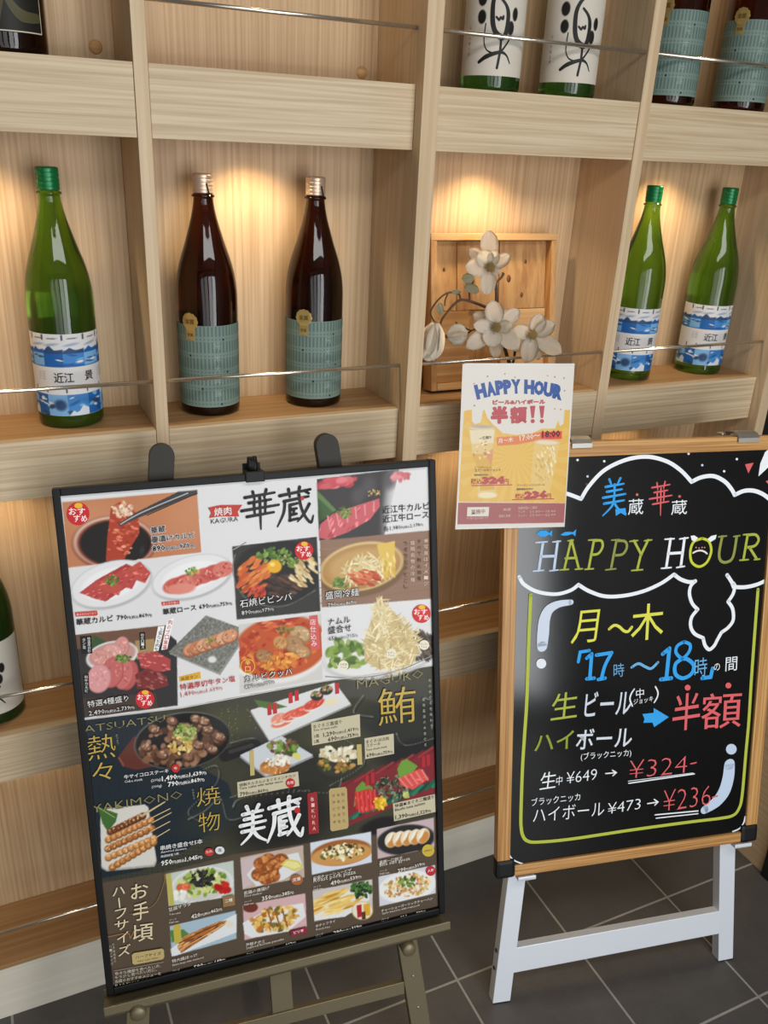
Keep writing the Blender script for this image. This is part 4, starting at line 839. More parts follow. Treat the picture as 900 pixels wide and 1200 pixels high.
# ---- grilled skewers
m.poly(z5((118, 580), (150, 556), (340, 528), (360, 540), (402, 812), (390, 838), (150, 862), (124, 846)), (176, 172, 162)); m.poly(z5((118, 570), (150, 548), (340, 526), (356, 538), (398, 806), (384, 828), (150, 852), (124, 836)), (216, 212, 202))
m.poly(z5((104, 536), (206, 572), (196, 612), (156, 664), (128, 620)), (66, 104, 46)); m.stroke(z5((108, 540), (190, 590)), 1.2, (140, 166, 100))
for a, c_ in (((330, 580), (442, 512)), ((380, 590), (468, 546)), ((380, 616), (474, 566)), ((366, 664), (468, 610)), ((396, 692), (466, 650))): m.stroke(z5(a, c_), [2.6, 1.6] if a[1] == 580 else 1.2, (206, 184, 134))
for k, (a, c_) in enumerate((((170, 660), (330, 582)), ((160, 700), (370, 604)), ((158, 745), (375, 645)), ((160, 790), (385, 695)), ((180, 838), (385, 715)))):
    n_ = 9
    for i in range(n_):
        t = i / (n_ - 1); x, y = z5((a[0] + (c_[0] - a[0]) * t, a[1] + (c_[1] - a[1]) * t))[0]; col = [(146, 84, 42), (196, 128, 66), (176, 106, 50), (204, 140, 78), (190, 122, 60)][k] if k else (122, 66, 34)
        m.ell(x, y + 1, 4.6, 4.0, -25, tuple(int(v * 0.62) for v in col), 0.15); m.ell(x, y, 4.2, 3.4, -25, col, 0.25); m.blobs(x, y - 0.6, 2.8, 2, 0, 5, (0.5, 1.2), [tuple(min(255, v + 40) for v in col), (230, 186, 130)], i + k, 1.5)
# ---- sushi plate
m.poly(z6((82, 158), (446, 40), (512, 132), (165, 288)), (150, 150, 146)); m.poly(z6((84, 152), (440, 36), (508, 126), (165, 280)), (222, 222, 220)); m.poly(z6((100, 108), (190, 122), (240, 138), (180, 150), (120, 138)), (78, 112, 52))
for x, y, rx, c in ((220, 205, 14, (222, 120, 96)), (205, 190, 10, (228, 144, 120)), (262, 175, 13, (214, 92, 70)), (300, 160, 14, (216, 84, 62)), (352, 130, 13, (206, 72, 56))): m.ell(*z6((x, y))[0], rx, 6.5, -22, (236, 226, 214), 0.1); m.ell(*z6((x, y - 4))[0], rx, 5.4, -22, c, 0.12); m.blobs(*z6((x, y - 4))[0], rx * 0.8, 4, -22, 10, (0.4, 0.9), [tuple(min(255, v + 40) for v in c)], x, 3, -40)
for x, y in ((365, 92), (405, 68)): m.ell(*z6((x, y))[0], 7.5, 5.5, -10, (40, 36, 30), 0.1); m.blobs(*z6((x, y - 8))[0], 6.5, 3.2, 0, 18, (0.7, 1.5), [(200, 110, 90), (120, 140, 70), (222, 150, 130)], x, 1.2)
m.ell(*z6((425, 118))[0], 9, 3.6, -15, (236, 220, 180), 0.3)
for x, y in ((163, 140), (186, 134), (252, 90), (278, 80), (448, 50)): m.shape(z6((x - 8, y - 12), (x + 9, y - 15), (x + 11, y + 30), (x - 6, y + 34)), (190, 40, 44))
# ---- cutlet plate, steak, sashimi boat
m.poly(z6((38, 350), (216, 266), (352, 350), (152, 440)), (150, 152, 156)); m.poly(z6((40, 342), (215, 260), (350, 342), (152, 430)), (206, 210, 214))
m.blobs(*z6((222, 310))[0], 17, 9, 0, 60, (1.2, 2.6), GRN + [(110, 60, 60), (150, 100, 80)], 36, 1.6); m.ell(*z6((280, 346))[0], 5, 3.6, 30, (222, 210, 110), 0.2)
m.ell(*z6((190, 385))[0], 18, 8, -6, (170, 106, 50), 0.08); m.ell(*z6((185, 400))[0], 17, 6.5, -4, (196, 130, 66), 0.1); m.blobs(*z6((188, 402))[0], 15, 5, 0, 50, (0.6, 1.4), CRS, 37, 1.6); m.blobs(*z6((200, 366))[0], 15, 6.5, -5, 50, (1.0, 2.2), [(232, 228, 212), (244, 240, 228), (214, 206, 184)], 38, 1.4)
m.ell(*z6((455, 370))[0], 25, 17, -8, (56, 54, 44), 0.1); m.blobs(*z6((450, 380))[0], 20, 9, 0, 40, (1.2, 2.4), [(150, 110, 50), (120, 120, 50), (190, 140, 70)], 39, 1.6); m.blobs(*z6((456, 335))[0], 22, 9.5, 0, 70, (1.2, 2.4), [(226, 216, 184), (240, 232, 206), (206, 190, 150)], 40, 1.8)
bt = z6((466, 462), (700, 370), (868, 305), (872, 500), (690, 560), (500, 640)); m.poly(bt, (128, 40, 46)); cb_ = m.mask(bt)
for k in range(9): m.stroke(z6((480 + k * 45, 470 - k * 17), (560 + k * 42, 420 - k * 16)), 2.2, (150, 56, 60) if k % 2 else (110, 34, 40), 0.7)
for k in range(14): m.stroke(z6((490 + k * 28, 618 - k * 11), (560 + k * 25, 570 - k * 10)), 3.2, [(30, 96, 72), (46, 122, 92), (20, 70, 54)][k % 3], 0.9)
m.ell(*z6((625, 640))[0], 22, 9, -18, (26, 22, 22), 0.2)
m.blobs(*z6((680, 480))[0], 20, 15, -10, 130, (0.7, 1.5), [(52, 66, 44), (90, 104, 78), (36, 46, 32), (130, 140, 116)], 41, 2.2)
m.poly(z6((520, 560), (530, 480), (556, 452), (600, 478), (600, 520)), (108, 150, 56)); m.poly(z6((704, 400), (722, 366), (745, 358), (790, 388), (760, 430), (712, 440)), (112, 156, 58))
meat_piece(z6((524, 500), (590, 482), (622, 520), (610, 570), (556, 588), (528, 566)), (200, 48, 46), 43, 20, (0.5, 1.0), 80); meat_piece(z6((708, 440), (800, 398), (838, 440), (770, 488), (722, 470)), (220, 84, 78), 44, 10, (0.4, 0.9), -20)
for k in range(5): m.stroke(z6((712 + k * 24, 440 - k * 9), (745 + k * 22, 478 - k * 8)), 0.8, (232, 128, 120), 0.9); m.stroke(z6((536 + k * 18, 500 - k * 3), (544 + k * 17, 580 - k * 4)), 0.7, (214, 78, 74), 0.8)
m.blobs(*z6((632, 545))[0], 7, 7, 0, 50, (0.9, 1.8), [(238, 196, 50), (250, 220, 90), (216, 160, 30)], 45, 1.8); m.blobs(*z6((742, 508))[0], 4, 4, 0, 16, (0.9, 1.6), [(206, 210, 130), (180, 190, 100)], 46, 1.2)
for x, y in ((598, 420), (575, 430), (812, 352), (832, 345)): m.shape(z6((x - 7, y - 6), (x + 8, y - 9), (x + 10, y + 38), (x - 5, y + 42)), (176, 44, 50))
def price(t, a, c_, col=BLK, **kw):
    """A price line: the big figure, then the smaller tax-included figure in brackets."""
    i = t.find('円(')
    if i < 0: return m.text(t, a, c_, col, res=1, **kw)
    j = t.rfind('円'); segs = [(t[:i], 1.0), ('円(税込', 0.5), (t[i + 4:j], 0.82), ('円)', 0.5)]
    wd = []
    for q, z_ in segs: v, _ = glyphs(q, 0.0, 1); wd.append((v[:, 0].max() - v[:, 0].min()) * z_)
    gap = 0.06; tot = sum(wd) + gap * 3; a, c_ = Vector(a), Vector(c_); x = 0.0
    for (q, z_), w1 in zip(segs, wd):
        m.text(q, tuple(a.lerp(c_, x / tot)), tuple(a.lerp(c_, (x + w1) / tot)), col, res=1, **kw); x += w1 + gap
# cream cards
CARD = (204, 194, 164)
for c in (z6((340, 205), (545, 168), (548, 262), (345, 300)), z6((565, 270), (688, 250), (690, 335), (568, 358)), z6((28, 455), (285, 410), (290, 470), (32, 520)), z6((685, 545), (862, 505), (865, 580), (690, 620))): m.shape(c, CARD)
for c in (z6((80, 322), (98, 320), (102, 425), (84, 428)), z6((532, 296), (552, 294), (556, 380), (536, 382))): m.shape(c, (198, 178, 110))
def small(t, a, c_, col=BLK, bold=0.02, h=None): m.text(t, *a, col, h, bold, 1) if c_ is None else m.text(t, a, c_, col, h, bold, 1)
small('まぐろ三貫盛り', *z6((350, 228), (470, 206))); small('Trio of tuna sushi', *z6((350, 242), (450, 224))); small('3貫', *z6((352, 268), (374, 264))); price('1,290円(税込1,419円)', *z6((392, 264), (540, 234)), bold=0.03); small('2貫', *z6((352, 290), (374, 286))); price('690円(税込759円)', *z6((412, 284), (540, 258)), bold=0.03)
small('まぐろほほ肉', *z6((572, 292), (668, 276))); small('ステーキ', *z6((572, 308), (632, 298))); small('Tuna cheek steak', *z6((572, 324), (660, 308))); price('690円(税込759円)', *z6((574, 350), (684, 330)), bold=0.03)
small('特製タルタルのまぐろメンチカツ', *z6((38, 474), (274, 432))); small('Tuna cutlet with tartar sauce', *z6((38, 487), (220, 455))); price('790円(税込869円)', *z6((40, 514), (160, 492)), bold=0.03); m.disc(*z6((252, 458))[0], 5.6, (190, 44, 48)); small('名物', *z6((238, 464), (266, 460)), WHT)
small('特選本まぐろ二種盛り', *z6((694, 562), (858, 522)), bold=0.03); small('Bluefin tuna sashimi', *z6((694, 578), (820, 548))); price('1,390円(税込1,529円)', *z6((696, 612), (846, 580)), bold=0.03)
m.shape(z6((421, 482), (484, 474), (491, 484), (498, 640), (492, 650), (428, 662), (421, 654), (415, 492)), (190, 166, 112))
for k, t_ in enumerate(('脂の乗った', '本まぐろを', 'ぜひどうぞ')):
    for i, ch in enumerate(t_): x, y = z6((474 - k * 20 + i * 1.2, 512 + i * 28 + k * 3))[0]; m.box(ch, x - 1.8, y - 3.6, x + 1.8, y, BLK, res=1)
m.shape(z6((324, 502), (365, 494), (373, 668), (330, 674)), (156, 44, 48))
for i, ch in enumerate('BIKURA'): x, y = z6((346 + i * 1.4, 534 + i * 24.6))[0]; m.box(ch, x - 1.8, y - 4.2, x + 1.8, y, (236, 200, 190), res=1)
# ---- eight half-size dishes
def photo(q, bg): m.poly(q, bg); return m.mask(q)
q = photo(z7((385, 140), (710, 75), (715, 245), (400, 295)), (196, 206, 196)); m.ell(*z7((560, 195))[0], 37, 22, -9, (226, 226, 222), 0.04, 1, q); m.ell(*z7((560, 192))[0], 33, 19, -9, (206, 206, 196), 0.05, 1, q)
m.blobs(*z7((560, 180))[0], 28, 15, -9, 120, (1.2, 2.6), [(150, 172, 72), (110, 140, 48), (196, 206, 120), (222, 222, 160)], 50, 1.6, clip=q); m.blobs(*z7((560, 165))[0], 14, 9, 0, 70, (1.0, 2.0), [(30, 30, 28), (52, 50, 42)], 51, 1.6, clip=q); m.blobs(*z7((665, 205))[0], 8, 6, 0, 14, (2.0, 3.6), [(214, 56, 40), (190, 36, 30)], 52, 1.3, clip=q); m.blobs(*z7((470, 205))[0], 6, 5, 0, 12, (1.8, 3), [(222, 90, 60), (236, 140, 100)], 53, 1.3, clip=q); m.blobs(*z7((450, 240))[0], 7, 5, 0, 10, (1.8, 3), [(240, 238, 230)], 54, 1.2, clip=q); m.poly(z7((385, 142), (410, 137), (428, 290), (402, 294)), (190, 180, 90))
q = photo(z7((405, 390), (720, 315), (725, 450), (415, 535)), (168, 190, 204)); m.poly(z7((408, 500), (450, 470), (725, 330), (725, 420), (440, 530), (415, 535)), (228, 230, 230)); m.poly(z7((405, 410), (470, 405), (500, 430), (415, 470)), (84, 130, 66)); m.poly(z7((420, 388), (456, 380), (462, 470), (428, 476)), (196, 176, 70))
fish = z7((440, 490), (470, 440), (560, 400), (640, 368), (678, 362), (668, 384), (600, 430), (520, 480), (460, 520)); m.poly(fish, (176, 110, 56)); fm = m.mask(fish); m.blobs(*z7((550, 440))[0], 30, 14, -28, 90, (0.8, 2.0), CRS + [(140, 78, 36)], 55, 3, -28, clip=fm); m.stroke(z7((455, 500), (560, 440), (668, 375)), 0.9, (236, 196, 140)); m.stroke(z7((450, 470), (560, 415), (660, 370)), 1.0, (130, 74, 36)); m.ell(*z7((690, 380))[0], 5, 4, 0, (230, 220, 200), 0.3)
q = photo(z8((75, 190), (330, 140), (335, 270), (85, 320)), (196, 176, 160)); m.poly(z8((75, 200), (150, 180), (120, 300), (85, 318)), (206, 186, 186)); m.poly(z8((100, 260), (150, 200), (310, 170), (330, 230), (250, 280), (140, 306)), (226, 226, 226))
for x, y in ((160, 215), (190, 200), (150, 260), (200, 245), (215, 215), (180, 275), (240, 200), (205, 265)): m.ell(*z8((x, y))[0], 9, 7.6, 0, (140, 74, 32), 0.1, 1, q); m.blobs(*z8((x, y))[0], 7.5, 6, 0, 20, (1.0, 2.2), [(190, 112, 54), (166, 86, 38), (214, 144, 80)], x, 1.4, clip=q)
m.poly(z8((236, 220), (262, 196), (310, 204), (332, 228), (296, 246)), (216, 200, 90)); m.poly(z8((246, 220), (266, 203), (306, 209), (322, 226), (294, 238)), (236, 226, 150))
q = photo(z8((358, 130), (605, 85), (608, 210), (365, 260)), (216, 222, 232)); m.ell(*z8((485, 170))[0], 36, 15, -8, (160, 96, 46), 0.05, 1, q); m.ell(*z8((485, 178))[0], 36, 12, -8, (206, 150, 84), 0.06, 1, q); m.blobs(*z8((488, 168))[0], 27, 9, -8, 110, (0.9, 2.0), [(236, 226, 180), (222, 200, 130), (96, 100, 44), (70, 60, 36), (244, 236, 206)], 56, 1.4, clip=q)
q = photo(z8((628, 75), (860, 28), (862, 150), (632, 195)), (202, 178, 180)); m.ell(*z8((746, 118))[0], 35, 18, -8, (120, 118, 116), 0.03, 1, q); m.ell(*z8((746, 118))[0], 33.5, 16.8, -8, (40, 38, 38), 0.04, 1, q)
for k in range(5): x, y = 688 + k * 32, 118 - k * 4; m.ell(*z8((x, y))[0], 7.4, 9.5, 28, (236, 220, 188), 0.08, 1, q); m.ell(*z8((x + 4, y + 6))[0], 5.2, 8, 28, (206, 140, 70), 0.2, 1, q); m.ell(*z8((x - 7, y - 6))[0], 1.8, 7, 28, (248, 240, 220), 0.3, 1, q)
m.disc(*z8((836, 160))[0], 7.2, (206, 180, 70)); small('白菜肉汁', *z8((820, 166), (852, 160)), BLK)
q = photo(z8((85, 385), (338, 335), (345, 470), (92, 525)), (214, 176, 176)); m.poly(z8((85, 455), (200, 395), (330, 375), (340, 430), (270, 490), (120, 516), (92, 500)), (230, 230, 230)); m.blobs(*z8((215, 440))[0], 30, 14, -14, 110, (1.2, 2.8), [(206, 150, 66), (226, 182, 92), (180, 112, 44), (120, 110, 44), (236, 200, 120)], 57, 1.5, clip=q); m.ell(*z8((115, 392))[0], 9, 6, 0, (110, 50, 36), 0.1, 1, q)
for x in (185, 215, 245): m.stroke(z8((x, 400), (x + 20, 470)), 1.4, (150, 92, 40), 0.8)
q = photo(z8((368, 325), (610, 278), (612, 395), (375, 450)), (206, 196, 190)); m.poly(z8((372, 380), (420, 335), (590, 310), (600, 360), (500, 430), (378, 446)), (230, 230, 228)); m.blobs(*z8((460, 372))[0], 26, 13, -12, 60, (1.1, 1.7), [(236, 200, 110), (222, 176, 80), (244, 220, 150), (206, 150, 60)], 58, 6.5, -18, clip=q); m.blobs(*z8((566, 320))[0], 12, 10, 0, 80, (1.0, 2.0), [(50, 92, 40), (76, 120, 54), (34, 66, 30)], 59, 1.3, clip=q)
m.ell(*z8((570, 405))[0], 12.5, 11, 0, (214, 190, 130), 0.05); m.ell(*z8((570, 405))[0], 11.4, 10, 0, (236, 226, 206), 0.05); m.poly(z8((546, 385), (566, 380), (568, 430), (550, 434)), (176, 34, 40)); m.poly(z8((574, 380), (600, 376), (602, 424), (578, 428)), (222, 170, 50)); m.poly(z8((566, 412), (582, 408), (584, 440), (568, 442)), (90, 50, 40))
q = photo(z8((635, 268), (865, 220), (868, 335), (640, 388)), (214, 214, 220)); m.ell(*z8((752, 308))[0], 34, 18, -10, (236, 236, 234), 0.04, 1, q); m.blobs(*z8((752, 305))[0], 28, 13, -10, 150, (0.9, 1.8), [(224, 196, 130), (236, 214, 160), (196, 150, 84), (206, 130, 80)], 60, 1.5, clip=q); m.blobs(*z8((755, 288))[0], 10, 6, 0, 40, (0.9, 1.8), GRN, 61, 1.3, clip=q); m.disc(*z8((846, 243))[0], 5.8, (190, 44, 54)); small('人気', *z8((834, 248), (858, 243)), WHT)
# ---- the writing
OUT = dict(edge=(250, 249, 247), edge_w=0.07, bold=0.03)
for bx_, by_, r_ in ((91.5, 602, 13.4), (356, 645, 10.8), (169.7, 819, 11), (493.6, 719, 10.8)): badge(bx_, by_, r_)
m.shape(z2((12, 216), (60, 206), (146, 205), (128, 232), (134, 250), (60, 250), (16, 256), (24, 236)), (192, 62, 50)); m.text('焼肉', *z2((38, 247), (104, 240)), WHT, bold=0.02); m.text('KAGURA', *z2((24, 279), (130, 268)), (60, 56, 54), res=1)
m.brush('華', *z2((146, 308), (292, 292), (140, 156)), BLK, 0.075); m.brush('蔵', *z2((284, 296), (424, 276), (280, 148)), BLK, 0.08); m.disc(*z2((380, 180))[0], 2.2, (206, 50, 50))
m.text('華蔵', *z1((440, 318), (502, 308)), BLK, res=1, **OUT); m.text('壷漬けカルビ', *z1((442, 358), (630, 336)), BLK, res=1, **OUT); price('890円(税込979円)', *z1((446, 398), (632, 378)), **OUT)
m.shape(z3((32, 152), (138, 145), (142, 160), (136, 168), (36, 172)), (214, 74, 58)); price('柔らかジューシー', *z3((40, 168), (134, 158)), WHT); m.shape(z3((446, 104), (532, 96), (534, 112), (450, 120)), (214, 74, 58)); price('あっさり旨い', *z3((454, 116), (528, 108)), WHT)
m.text('華蔵カルビ', *z3((40, 213), (216, 192)), BLK, bold=0.03, res=1); price('790円(税込869円)', *z3((234, 190), (402, 172)), bold=0.02); m.text('華蔵ロース', *z3((455, 163), (614, 140)), BLK, bold=0.03, res=1); price('690円(税込759円)', *z3((628, 137), (786, 116)), bold=0.02)
m.text('近江牛カルビ', *z2((692, 238), (876, 220)), BLK, bold=0.01, res=1); m.text('近江牛ロース', *z2((694, 274), (873, 254)), BLK, bold=0.01, res=1); price('各1,980円(税込2,178円)', *z2((698, 308), (852, 286)))
for k, t_ in enumerate(('※写真はイメージ', 'すべて税込価格', '盛岡名物の冷麺', 'つるっとのどごし')):
    for i, ch in enumerate(t_): x, y = z2((862 - k * 26, 352 + i * 24 + k * 4))[0]; m.box(ch, x - 2.4, y - 4.6, x + 2.4, y, [(60, 40, 30), (222, 206, 186)][k % 2 == 0], res=1)
m.text('石焼ビビンバ', *z4((74, 108), (284, 76)), WHT, res=1, edge=BLK, edge_w=0.05); price('890円(税込979円)', *z4((80, 140), (210, 120)), WHT, edge=BLK, edge_w=0.05)
m.text('盛岡冷麺', *z4((420, 74), (554, 58)), WHT, res=1, edge=BLK, edge_w=0.05); price('790円(税込869円)', *z4((428, 108), (545, 92)), WHT, edge=BLK, edge_w=0.05)
m.text('特選4種盛り', *z3((94, 605), (290, 574)), WHT, res=1, edge=BLK, edge_w=0.07); price('2,490円(税込2,739円)', *z3((100, 646), (318, 612)), WHT, edge=BLK, edge_w=0.06)
m.text('特選厚切牛タン塩', *z3((537, 523), (800, 480)), (190, 54, 44), bold=0.02, res=1); price('1,490円(税込1,639円)', *z3((540, 558), (740, 520)), (190, 54, 44))
m.text('カルビクッパ', *z4((92, 412), (286, 378)), WHT, res=1, edge=BLK, edge_w=0.05); price('890円(税込979円)', *z4((94, 440), (214, 414)), WHT, edge=BLK, edge_w=0.05)
m.text('ナムル', *z4((430, 180), (520, 168)), BLK, bold=0.015, res=1); m.text('盛合せ', *z4((430, 214), (524, 202)), BLK, bold=0.015, res=1); price('650円(税込715円)', *z4((432, 244), (550, 226)))
GT_ = (148, 138, 92)
m.text('ATSUATSU', *z5((36, 164), (444, 106)), GT_, h=12.5, bold=-0.012); m.fit('熱', *z5((58, 304), (196, 282), (52, 182)), GLD, bold=-0.008); m.fit('々', *z5((80, 408), (182, 392), (76, 318)), GLD, bold=-0.008)
m.text('YAKIMONO', *z5((76, 566), (530, 490)), GT_, h=14, bold=-0.012); m.fit('焼', *z5((604, 534), (720, 518), (600, 440)), GLD, bold=-0.01); m.fit('物', *z5((614, 664), (720, 648), (608, 568)), GLD, bold=-0.01)
m.text('MAGURO', *z6((532, 60), (812, 12)), GT_, h=15, bold=-0.012); m.fit('鮪', *z6((624, 216), (782, 196), (618, 62)), GLD, bold=-0.005)
for t_, x, y in (('あつあつ', 200, 180), ('やきもの', 582, 455)):
    for i, ch in enumerate(t_): px, py = z5((x + i * 2, y + i * 14))[0]; m.box(ch, px - 1.3, py - 2.8, px + 1.3, py, (150, 150, 130), res=1)
for k, t_ in enumerate(('旬のまぐろを味わう', '産地直送の本まぐろ')):
    for i, ch in enumerate(t_): px, py = z6((838 - k * 26 + i * 1.0, 30 + k * 80 + i * 24))[0]; m.box(ch, px - 1.5, py - 3.6, px + 1.5, py, (190, 186, 170), res=1)
m.text('牛サイコロステーキ', *z5((238, 393), (460, 360)), WHT, bold=0.02, res=1); m.text('Cube steak', *z5((240, 413), (330, 400)), WHT, res=1); price('1,490円(税込1,639円)', *z5((428, 404), (650, 368)), WHT, bold=0.03); price('(200g)', *z5((372, 408), (422, 400)), WHT); price('790円(税込869円)', *z5((458, 432), (640, 402)), WHT, bold=0.03); price('(100g)', *z5((376, 440), (426, 432)), WHT); m.disc(*z5((496, 340))[0], 4.8, (196, 44, 44)); small('牛', *z5((488, 348), (505, 345)), WHT)
m.text('串焼き盛合せ5本', *z5((420, 750), (630, 714)), WHT, bold=0.02, res=1); m.text('Assorted skewers', *z5((422, 766), (550, 746)), WHT, res=1); m.text('串焼拼盤 5根', *z5((422, 788), (512, 772)), WHT, res=1); price('950円(税込1,045円)', *z5((424, 828), (630, 790)), WHT, bold=0.03)
m.disc(*z5((664, 760))[0], 5.4, (190, 60, 50), 4.6); m.disc(*z5((717, 751))[0], 5.4, (222, 226, 226), 4.6); small('塩', *z5((708, 758), (726, 755)), BLK); small('たれ', *z5((648, 766), (680, 760)), WHT)
m.brush('美', *z6((38, 716), (154, 698), (34, 560)), (240, 240, 240), 0.125); m.brush('蔵', *z6((156, 712), (306, 678), (150, 536)), (240, 240, 240), 0.105); m.disc(*z6((280, 570))[0], 3.6, (190, 40, 44))
CRM = (226, 210, 172)
for ch, a in (('お', (218, 258, 300, 178)), ('手', (228, 362, 302, 268)), ('頃', (228, 462, 326, 372)), ('ハ', (130, 242, 190, 196)), ('フ', (142, 352, 196, 300)), ('サ', (140, 408, 206, 354)), ('イ', (152, 470, 206, 412)), ('ズ', (158, 530, 216, 472))):
    m.fit(ch, *z7((a[0], a[1]), (a[2], a[1] - 14), (a[0], a[3] + 8)), CRM, bold=0.01)
m.line(z7((160, 250), (165, 294)), 1.6, CRM)
m.line(z7((215, 328), (300, 300), (345, 260), (378, 170), (376, 136)), 0.7, (150, 112, 62), True); m.line(z7((96, 438), (200, 418), (215, 440), (235, 400)), 0.9, (176, 120, 60), True)
m.shape(z7((232, 512), (368, 490), (376, 498), (378, 532), (370, 542), (236, 568), (226, 562), (222, 522)), (190, 168, 112)); m.text('ハーフサイズ', *z7((240, 540), (362, 520)), BLK, bold=0.02, res=1); m.text('HALF SIZE MENU', *z7((250, 556), (352, 538)), BLK, res=1)
for a in (((138, 598), (374, 556)), ((140, 684), (384, 632))): m.line(z7(*a), 0.6, (170, 158, 138), cap=False)
for k, t_ in enumerate(('色々な種類を食べたい方、', 'もう少し食べたい方に、', '当蔵のおすすめメニューを', 'ちょうどいいサイズでどうぞ')): m.text(t_, *z7((142, 618 + k * 18.5), (362 - 20 * (k == 1), 578 + k * 18.5)), (206, 198, 180), res=1)
for k, t_ in enumerate(('お手頃価格の', 'ハーフサイズ')):
    for i, ch in enumerate(t_): px, py = z7((134 - k * 14 + i * 1.6, 478 + i * 16 + k * 10))[0]; m.box(ch, px - 1.4, py - 3.2, px + 1.4, py, (190, 182, 160), res=1)
SM = (222, 216, 204)
for t_, e_, p_, f in (('豆腐サラダ', 'Tofu salad', '420円(税込462円)', z7((400, 313), (508, 282), (402, 332), (455, 322), (508, 348), (655, 306))), ('特大縞ほっけ', 'Extra large atka mackerel', '590円(税込649円)', z7((416, 558), (536, 526), (418, 574), (566, 536), (522, 590), (672, 548))),
                      ('若鶏の唐揚げ', 'Fried chicken', '350円(税込385円)', z8((88, 336), (192, 312), (90, 346), (160, 332), (162, 360), (290, 330))), ('石窯チャーシューピザ', 'Roast pork pizza', '490円(税込539円)', z8((368, 276), (524, 240), (370, 286), (540, 250), (440, 298), (564, 266))),
                      ('黒豚一口餃子', 'Bite size gyoza', '290円(税込319円)', z8((636, 212), (730, 192), (638, 222), (760, 194), (712, 246), (820, 214))), ('海鮮チヂミ', 'Seafood Korean pancake', '420円(税込462円)', z8((96, 544), (172, 528), (98, 556), (250, 518), (180, 574), (300, 532))),
                      ('ポテトフライ', 'French fries', '290円(税込319円)', z8((378, 468), (458, 446), (380, 480), (436, 468), (452, 498), (566, 466))), ('チャーシューガーリックチャーハン', 'Garlic fried rice with roast pork', '490円(税込539円)', z8((644, 406), (852, 354), (646, 416), (800, 380), (718, 438), (826, 406)))):
    m.text(t_, f[0], f[1], SM, bold=0.015, res=1); m.text(e_, f[2], f[3], SM, res=1); price(p_, f[4], f[5], SM, bold=0.03)
    m.text('ハーフ', (f[2][0], f[2][1] + 6.4), (f[2][0] + 8, f[2][1] + 5), SM, res=1); m.text('Half size', (f[2][0], f[2][1] + 9.6), (f[2][0] + 11, f[2][1] + 7.6), SM, res=1)
m.shape(z7((655, 244), (714, 234), (716, 282), (660, 292)), (150, 116, 70)); small('二種', *z7((668, 270), (704, 262)), WHT); m.shape(z8((276, 482), (342, 466), (346, 488), (280, 504)), (150, 40, 60)); small('ピリ辛', *z8((290, 494), (330, 484)), WHT); m.disc(*z8((302, 275))[0], 7, (170, 100, 56), 6); small('定番', *z8((286, 282), (318, 274)), WHT)
m.build('printed_sheet', M_POSTER_INK, menu)
clip = thing('spring_clip', 'small black spring clip gripping the top edge of the menu frame', 'clip', MP.p(-0.01, MH, 0))
ca, cb = MP.uv(307, 560); cc = MP.uv(287, 563)[0] + 0.001; ce = MP.uv(310, 560)[0]
b = bmesh.new(); box(b, cc, ce, MH - 0.013, MH + 0.004, 0.0008, 0.0045, 0.0016, MP); box(b, cc, ce, MH + 0.0006, MH + 0.004, -0.030, 0.004, 0.001, MP); box(b, cc + 0.001, ce - 0.001, MH - 0.02, MH + 0.014, -0.0335, -0.0295, 0.001, MP); obj('jaw', b, M_BLACK, clip)
b = bmesh.new(); cx = (cc + ce) / 2 - 0.001
for k, (dx, lean) in enumerate(((-0.003, -0.05), (0.0, 0.02), (0.003, 0.07))):
    tube(b, [MP.p(cx + dx, MH + 0.003, -0.012 + 0.002 * k), MP.p(cx + dx + 0.012 * lean, MH + 0.015, -0.014), MP.p(cx + dx + 0.03 * lean, MH + 0.026, -0.012 - 0.003 * k)], [0.0046, 0.0056, 0.0036], 8)
obj('lever', b, M_BLACK, clip, True)

# ------------------------------------------------------------------ black marker board on an aluminium stand
KB = 1.22
BP = tilted(CAM_P + (Vector((0.91529, 0.83328, 0.57455)) - CAM_P) * KB, -0.20544, 0.22594, 0.0)
BW, BH = 0.25 * KB, 0.73885 * KB
board = thing('menu_board_stand', 'black marker board on a silver stand, hand lettered with happy hour prices', 'signboard', BP.p(0, 0, -0.03)[:2] + (0.0,))
RW = 0.0285
M_FRAME_H = wood('oak_rail', rgb(218, 170, 106), rgb(160, 108, 56), 0, band=260, fine=500, contrast=0.95, rough=0.4, wob=0.1, frame=BP)
M_FRAME_V = wood('oak_stile', rgb(218, 170, 106), rgb(160, 108, 56), 1, band=260, fine=500, contrast=0.95, rough=0.4, wob=0.1, frame=BP)
for nm, a, m_ in (('frame_stile', (-BW, -BW + RW, 0.039, BH - 0.03), M_FRAME_V), ('frame_stile', (BW - RW, BW, 0.039, BH - 0.03), M_FRAME_V), ('frame_rail', (-BW + 0.03, BW - 0.03, BH - RW, BH), M_FRAME_H), ('frame_rail', (-BW + 0.039, BW - 0.039, 0.0, 0.024), M_FRAME_H)):
    b = bmesh.new(); box(b, *a, -0.022, 0.0, 0.002, BP); obj(nm, b, m_, board)
for sx in (-1, 1):
    for lo, hi, q in ((-0.002, 0.040, 0.040), (BH - 0.031, BH + 0.002, 0.031)):
        b = bmesh.new(); xs = sorted((sx * (BW + 0.002), sx * (BW - q))); box(b, xs[0], xs[1], lo, hi, -0.024, 0.002, 0.008 if lo < 0.1 else 0.004, BP); obj('corner_cap', b, M_BLACK, board)
b = bmesh.new(); box(b, -BW + 0.012, BW - 0.012, 0.010, BH - 0.012, -0.018, -0.006, 0, BP)
obj('writing_surface', b, M_BOARD, board)
BS = Plane(BP.p(0, 0, -0.0058), BP.r, BP.u); w_ = Print(BS)
